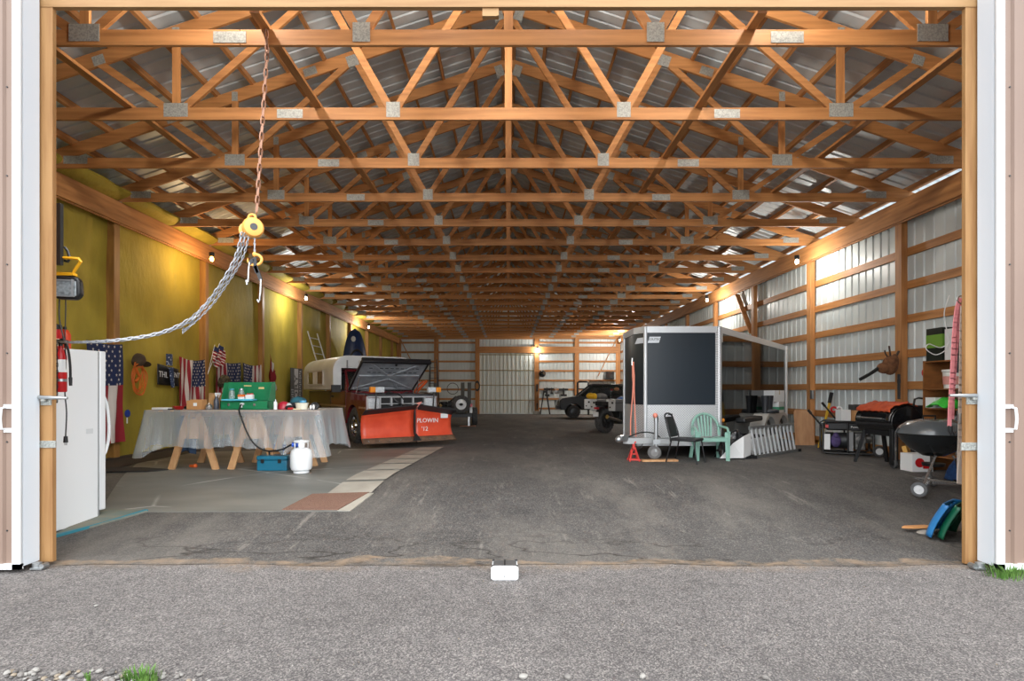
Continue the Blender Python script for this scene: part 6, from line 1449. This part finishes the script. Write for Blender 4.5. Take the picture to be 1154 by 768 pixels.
o = MB(); o.grid(lambda u, v: (6.35+.42*u, 8.3+.35*v, S0+.985+(.04+.11*math.sin(math.pi*u))*math.sin(math.pi*v)**.5+.03*nz.noise(V((u*5,v*5,2)))), 14, 12); o = o.build('green_bag', mat('bright_green', (58, 186, 58), .5), solid=.01, angle=180); tag(o, 'bright green bag spilling from the shelf unit behind the pink strap', 'bag')
o = MB(); o.ball((6.6,8.35,S0+.76),(.2,.2,.09)); o.ball((6.5,8.2,S0+.8),(.1,.08,.1)); o = o.build('tangled_cables', mat('cable_black', (40,40,42), .5, rgb2=(120,120,120), scale=20, lo=.5, hi=.6), angle=180); tag(o, 'tangle of black and grey cables on the shelf under the green bag', 'cables')
o = MB(); o.grid(lambda u, v: (6.12+.4*u, 7.95-.25+.3*v, FL(8)+.02+.38*math.sin(math.pi*u)**.5*math.sin(math.pi*v)**.5+.05*nz.noise(V((u*5,v*5,9)))), 16, 12); o = o.build('blue_sack', mat('sack_blue', (40, 92, 160), .6, rgb2=(26, 70, 130), scale=30, bump=.6), angle=180); tag(o, 'blue woven sack on the floor behind the kettle grill and jamb', 'sack')
m = MB(); m.tube(catmull([P(1070,333,8.1), P(1064,355,8.1), P(1069,388,8.1), P(1056,400,8.2), P(1044,394,8.2), P(1047,388,8.2), P(1060,392,8.2), P(1072,385,8.1), V((6.62,8.1,S0+2.16))],8), .007, 6); o = m.build('white_cable', white_card); tag(o, 'loop of white cable hanging in front of the green carton', 'cable')
# mount on the post
mtp = thing('wall_trophy', 'brown fur trophy with antlers and a black rod hanging on the right wall post', 'wall trophy', (6.9, 10.15, 1.95))
m = MB(); pc_ = lambda x, y, d=9.95: P(x, y, d)
m.ball(pc_(1003,412), (.13,.1,.17)); m.ball(pc_(997,415), (.14,.08,.1)); m.ball(pc_(1008,408), (.07,.06,.14)); m.build('fur', mat('brown_fur', (124, 84, 54), .95, rgb2=(92, 60, 38), scale=20, bump=.7), mtp)
m = MB(); m.tube([pc_(992,414), pc_(980,422), pc_(969,428)], [.035,.03,.03], 8); m.build('black_rod', black, mtp)
m = MB(); m.tube(catmull([pc_(1004,405), pc_(1003,398), pc_(1002,390)],5), .016, 6); m.tube(catmull([pc_(1009,403), pc_(1012,398), pc_(1013,396)],5), .02, 6); m.tube(catmull([pc_(1001,404), pc_(998,399), pc_(997,395)],5), .012, 6); m.build('antlers', mat('dark_horn', (58, 44, 36), .6), mtp)
m = MB(); m.tube([pc_(1013,422), pc_(1013,450)], .024, 8); m.tube([pc_(1013,428), pc_(1013,432)], .028, 8); m.build('hanging_rod', darksteel, mtp)
m = MB(); m.box(6.95, 7.0, 13.0, 13.1, 1.35, 1.55); o = m.build('switch_box', galv, bevel=.005); tag(o, 'small grey switch box on the right wall post above the plywood', 'switch box')
# straps hung inside the right jamb
pkm = mat('pink_webbing', (238, 150, 156), .8); dS = 5.36
sp2 = thing('tow_strap', 'pink webbing strap with hooks hanging behind the right jamb', 'strap', tuple(P(1074, 480, dS)))
def ribbon(mb, pts, w, th=.006): 
    pts = catmull(pts, 6)
    for a, b2 in zip(pts, pts[1:]): mb.beam(a, a+(b2-a)*1.15, w, th, up=(0,1,0))
m = MB(); ribbon(m, [P(1082,336,dS), P(1078,350,dS), P(1075,380,dS), P(1073,420,dS), P(1071,455,dS), P(1070,480,dS)], .036); ribbon(m, [P(1083,336,dS+.03), P(1081,360,dS+.03), P(1077,400,dS+.03), P(1074,440,dS+.03), P(1073,472,dS+.03)], .036); m.build('webbing', pkm, sp2)
m = MB(); 
for dx in (0, 4): m.tube([P(1069+dx,480,dS), P(1069+dx,486,dS), P(1071+dx,490,dS), P(1073+dx,487,dS)], .01, 6)
m.build('hooks', darksteel, sp2)
m = MB(); m.torus(.035, .007, axes(P(1083,338,dS), (1,0,0), (0,0,1))); m.build('ring', steel, sp2)
wb2 = thing('white_strap', 'dirty white strap bundle hanging against the right jamb below the latch', 'strap', tuple(P(1082, 540, 5.35)))
m = MB(); ribbon(m, [P(1085,345,5.35), P(1084,400,5.35), P(1083,450,5.35), P(1082,500,5.35), P(1081,540,5.35)], .045); ribbon(m, [P(1087,500,5.3), P(1084,520,5.3), P(1082,545,5.3)], .06); m.build('webbing', mat('dirty_white', (196, 184, 172), .9), wb2)
m = MB(); m.box(*sorted((P(1080,0,5.33).x, P(1086,0,5.33).x)), 5.31, 5.34, P(0,478,5.33).z, P(0,466,5.33).z, X=None); m.build('ratchet_buckle', mat('buckle', (150,150,146), .4, metal=.6), wb2, bevel=.006)
gs = thing('grey_strap', 'grey and black strap hanging beside the pink one behind the right jamb', 'strap', tuple(P(1080, 420, 5.4)))
m = MB(); ribbon(m, [P(1083,350,5.4), P(1080,375,5.4), P(1082,400,5.4), P(1080,420,5.4)], .045); m.build('webbing', mat('grey_web', (92, 92, 94), .8), gs)
# snow shovels by the right jamb
def scoop(lab, x, y, mt, rz, tilt):
    r = thing('snow_shovel', lab, 'shovel', (x, y, FL(y)), rz)
    X_ = M4.Rotation(R(tilt), 4, 'Y')
    m = MB()
    def f(u, v):
        q = (v-.5)*.5; e = max(0, abs(v-.5)*2-.82)/.18
        return X_ @ V((.07*(1-math.cos(u*1.6))+.06*e*1, q, .03+.36*u))
    m.grid(f, 10, 16); m.build('scoop', mt, r, local=True, solid=.012, angle=60)
    m = MB()
    for k in range(4): m.beam(X_ @ V((.0,-.18+.12*k,.06)), X_ @ V((.09,-.18+.12*k,.36)), .02, .015)
    m.build('ribs', mt, r, local=True)
    return r
scoop('blue plastic snow shovel scoop leaning by the foot of the right jamb', 4.40, 5.92, mat('shovel_blue', (38, 116, 178), .35), R(-50), 12)
scoop('green plastic snow shovel scoop nested against the blue one beside the jamb', 4.475, 5.86, mat('shovel_green', (16, 90, 66), .35), R(-50), 12)
m = MB(); m.prism([(0,0),(.05,-.03),(.3,-.05),(.34,0),(.3,.05),(.06,.04)], .022, M4.Translation(V((4.14, 5.98, FL(5.98)+.04))) @ rot('Z', 6)); o = m.build('wooden_paddle', mat('orange_wood', (200, 142, 88), .6), bevel=.006); tag(o, 'flat orange-brown wooden stick on the floor left of the blue shovel', 'stick')
o = MB().ball((4.34, 5.9, FL(5.9)+.02), (.1, .06, .03), 10, 6).build('flat_stone', mat('stone_grey', (142, 136, 128), .9)); tag(o, 'flat grey stone under the wooden stick by the blue shovel', 'stone')

# ------------------------------------------------------------------ foreground gravel, grass
gr_m = [mat('gravel_a', (152, 149, 144), .9), mat('gravel_b', (126, 122, 118), .9), mat('gravel_c', (100, 97, 95), .9), mat('gravel_d', (142, 130, 114), .9)]
def pebble(mb, x, y, r, mi):
    X_ = rot('Z', random.uniform(0, 360)) @ rot('X', random.uniform(-20, 20))
    o0 = len(mb.v); mb.ball((x, y, r*.4), (r*random.uniform(.9,1.4), r, r*random.uniform(.55,.8)), 8, 5, mi, X_)
    for i in range(o0, len(mb.v)):
        mb.v[i] += (mb.v[i]-V((x, y, r*.4)))*.25*nz.noise(mb.v[i]*40)
random.seed(11)
m = MB()
for k in range(560):
    x = random.uniform(-2.75, -2.0)+abs(random.gauss(0, .25)) if random.random() < .6 else random.uniform(-2.8, 2.8)
    yt = 3.1-.1*max(0, (x+2.1))
    y = 2.7+random.random()**1.2*(yt-2.7)
    pebble(m, x, y, random.uniform(.006, .016), random.randrange(4))
for k in range(240):
    pebble(m, random.uniform(-2.9, 2.9), random.uniform(2.95, 4.6), random.uniform(.0025, .005), random.choice((1, 2, 2, 3)))
o = m.build('gravel', gr_m); tag(o, 'loose pale gravel strewn along the bottom edge of the driveway', 'gravel', kind='stuff')
big = [(8,760),(24,762),(40,757),(62,761),(70,765),(92,763),(112,758),(136,763),(590,764),(640,765),(724,764),(862,765),(108,684),(1092,652)]
names_ = ['pale stone at the bottom left corner of the driveway', 'second pale stone from the bottom left corner']
for k, (x, y) in enumerate(big):
    p = G(x, y); mm = MB(); pebble(mm, p.x, p.y, .018 if y > 700 else .014, 0)
    o = mm.build('stone', gr_m[k % 2]); tag(o, 'loose pale stone lying on the grey driveway', 'stone', 'loose stones on the driveway')
grass = mat('grass_blade', (74, 116, 44), .8, rgb2=(100, 136, 60), scale=20)
def tuft(lab, px, py, n, spread, h):
    p = G(px, py); r = random.Random(px); m = MB()
    for k in range(n):
        a = r.uniform(0, 6.28); s = r.random()**.6*spread; b0 = V((p.x+s*math.cos(a), p.y+s*.6*math.sin(a), 0)); ln = V((math.cos(a)*r.uniform(.2,1), math.sin(a)*r.uniform(.2,1), 0))
        hh = h*r.uniform(.5, 1.1); w_ = .004
        sd = V((-ln.y, ln.x, 0)).normalized()*w_
        pts = [b0, b0+ln*hh*.2+V((0,0,hh*.6)), b0+ln*hh*.6+V((0,0,hh*.95))]
        m.add([tuple(pts[0]-sd), tuple(pts[0]+sd), tuple(pts[1]+sd*.8), tuple(pts[1]-sd*.8), tuple(pts[2])], [(0,1,2,3), (3,2,4)])
    o = m.build('grass_tuft', grass, smooth=False); tag(o, lab, 'grass tuft'); return o
tuft('small green grass tuft at the bottom left of the driveway', 160, 768, 130, .1, .07)
tuft('grass tuft growing at the foot of the right door', 1140, 650, 200, .22, .09)
tuft('tiny grass sprig among the gravel at the bottom left', 99, 768, 14, .015, .05)
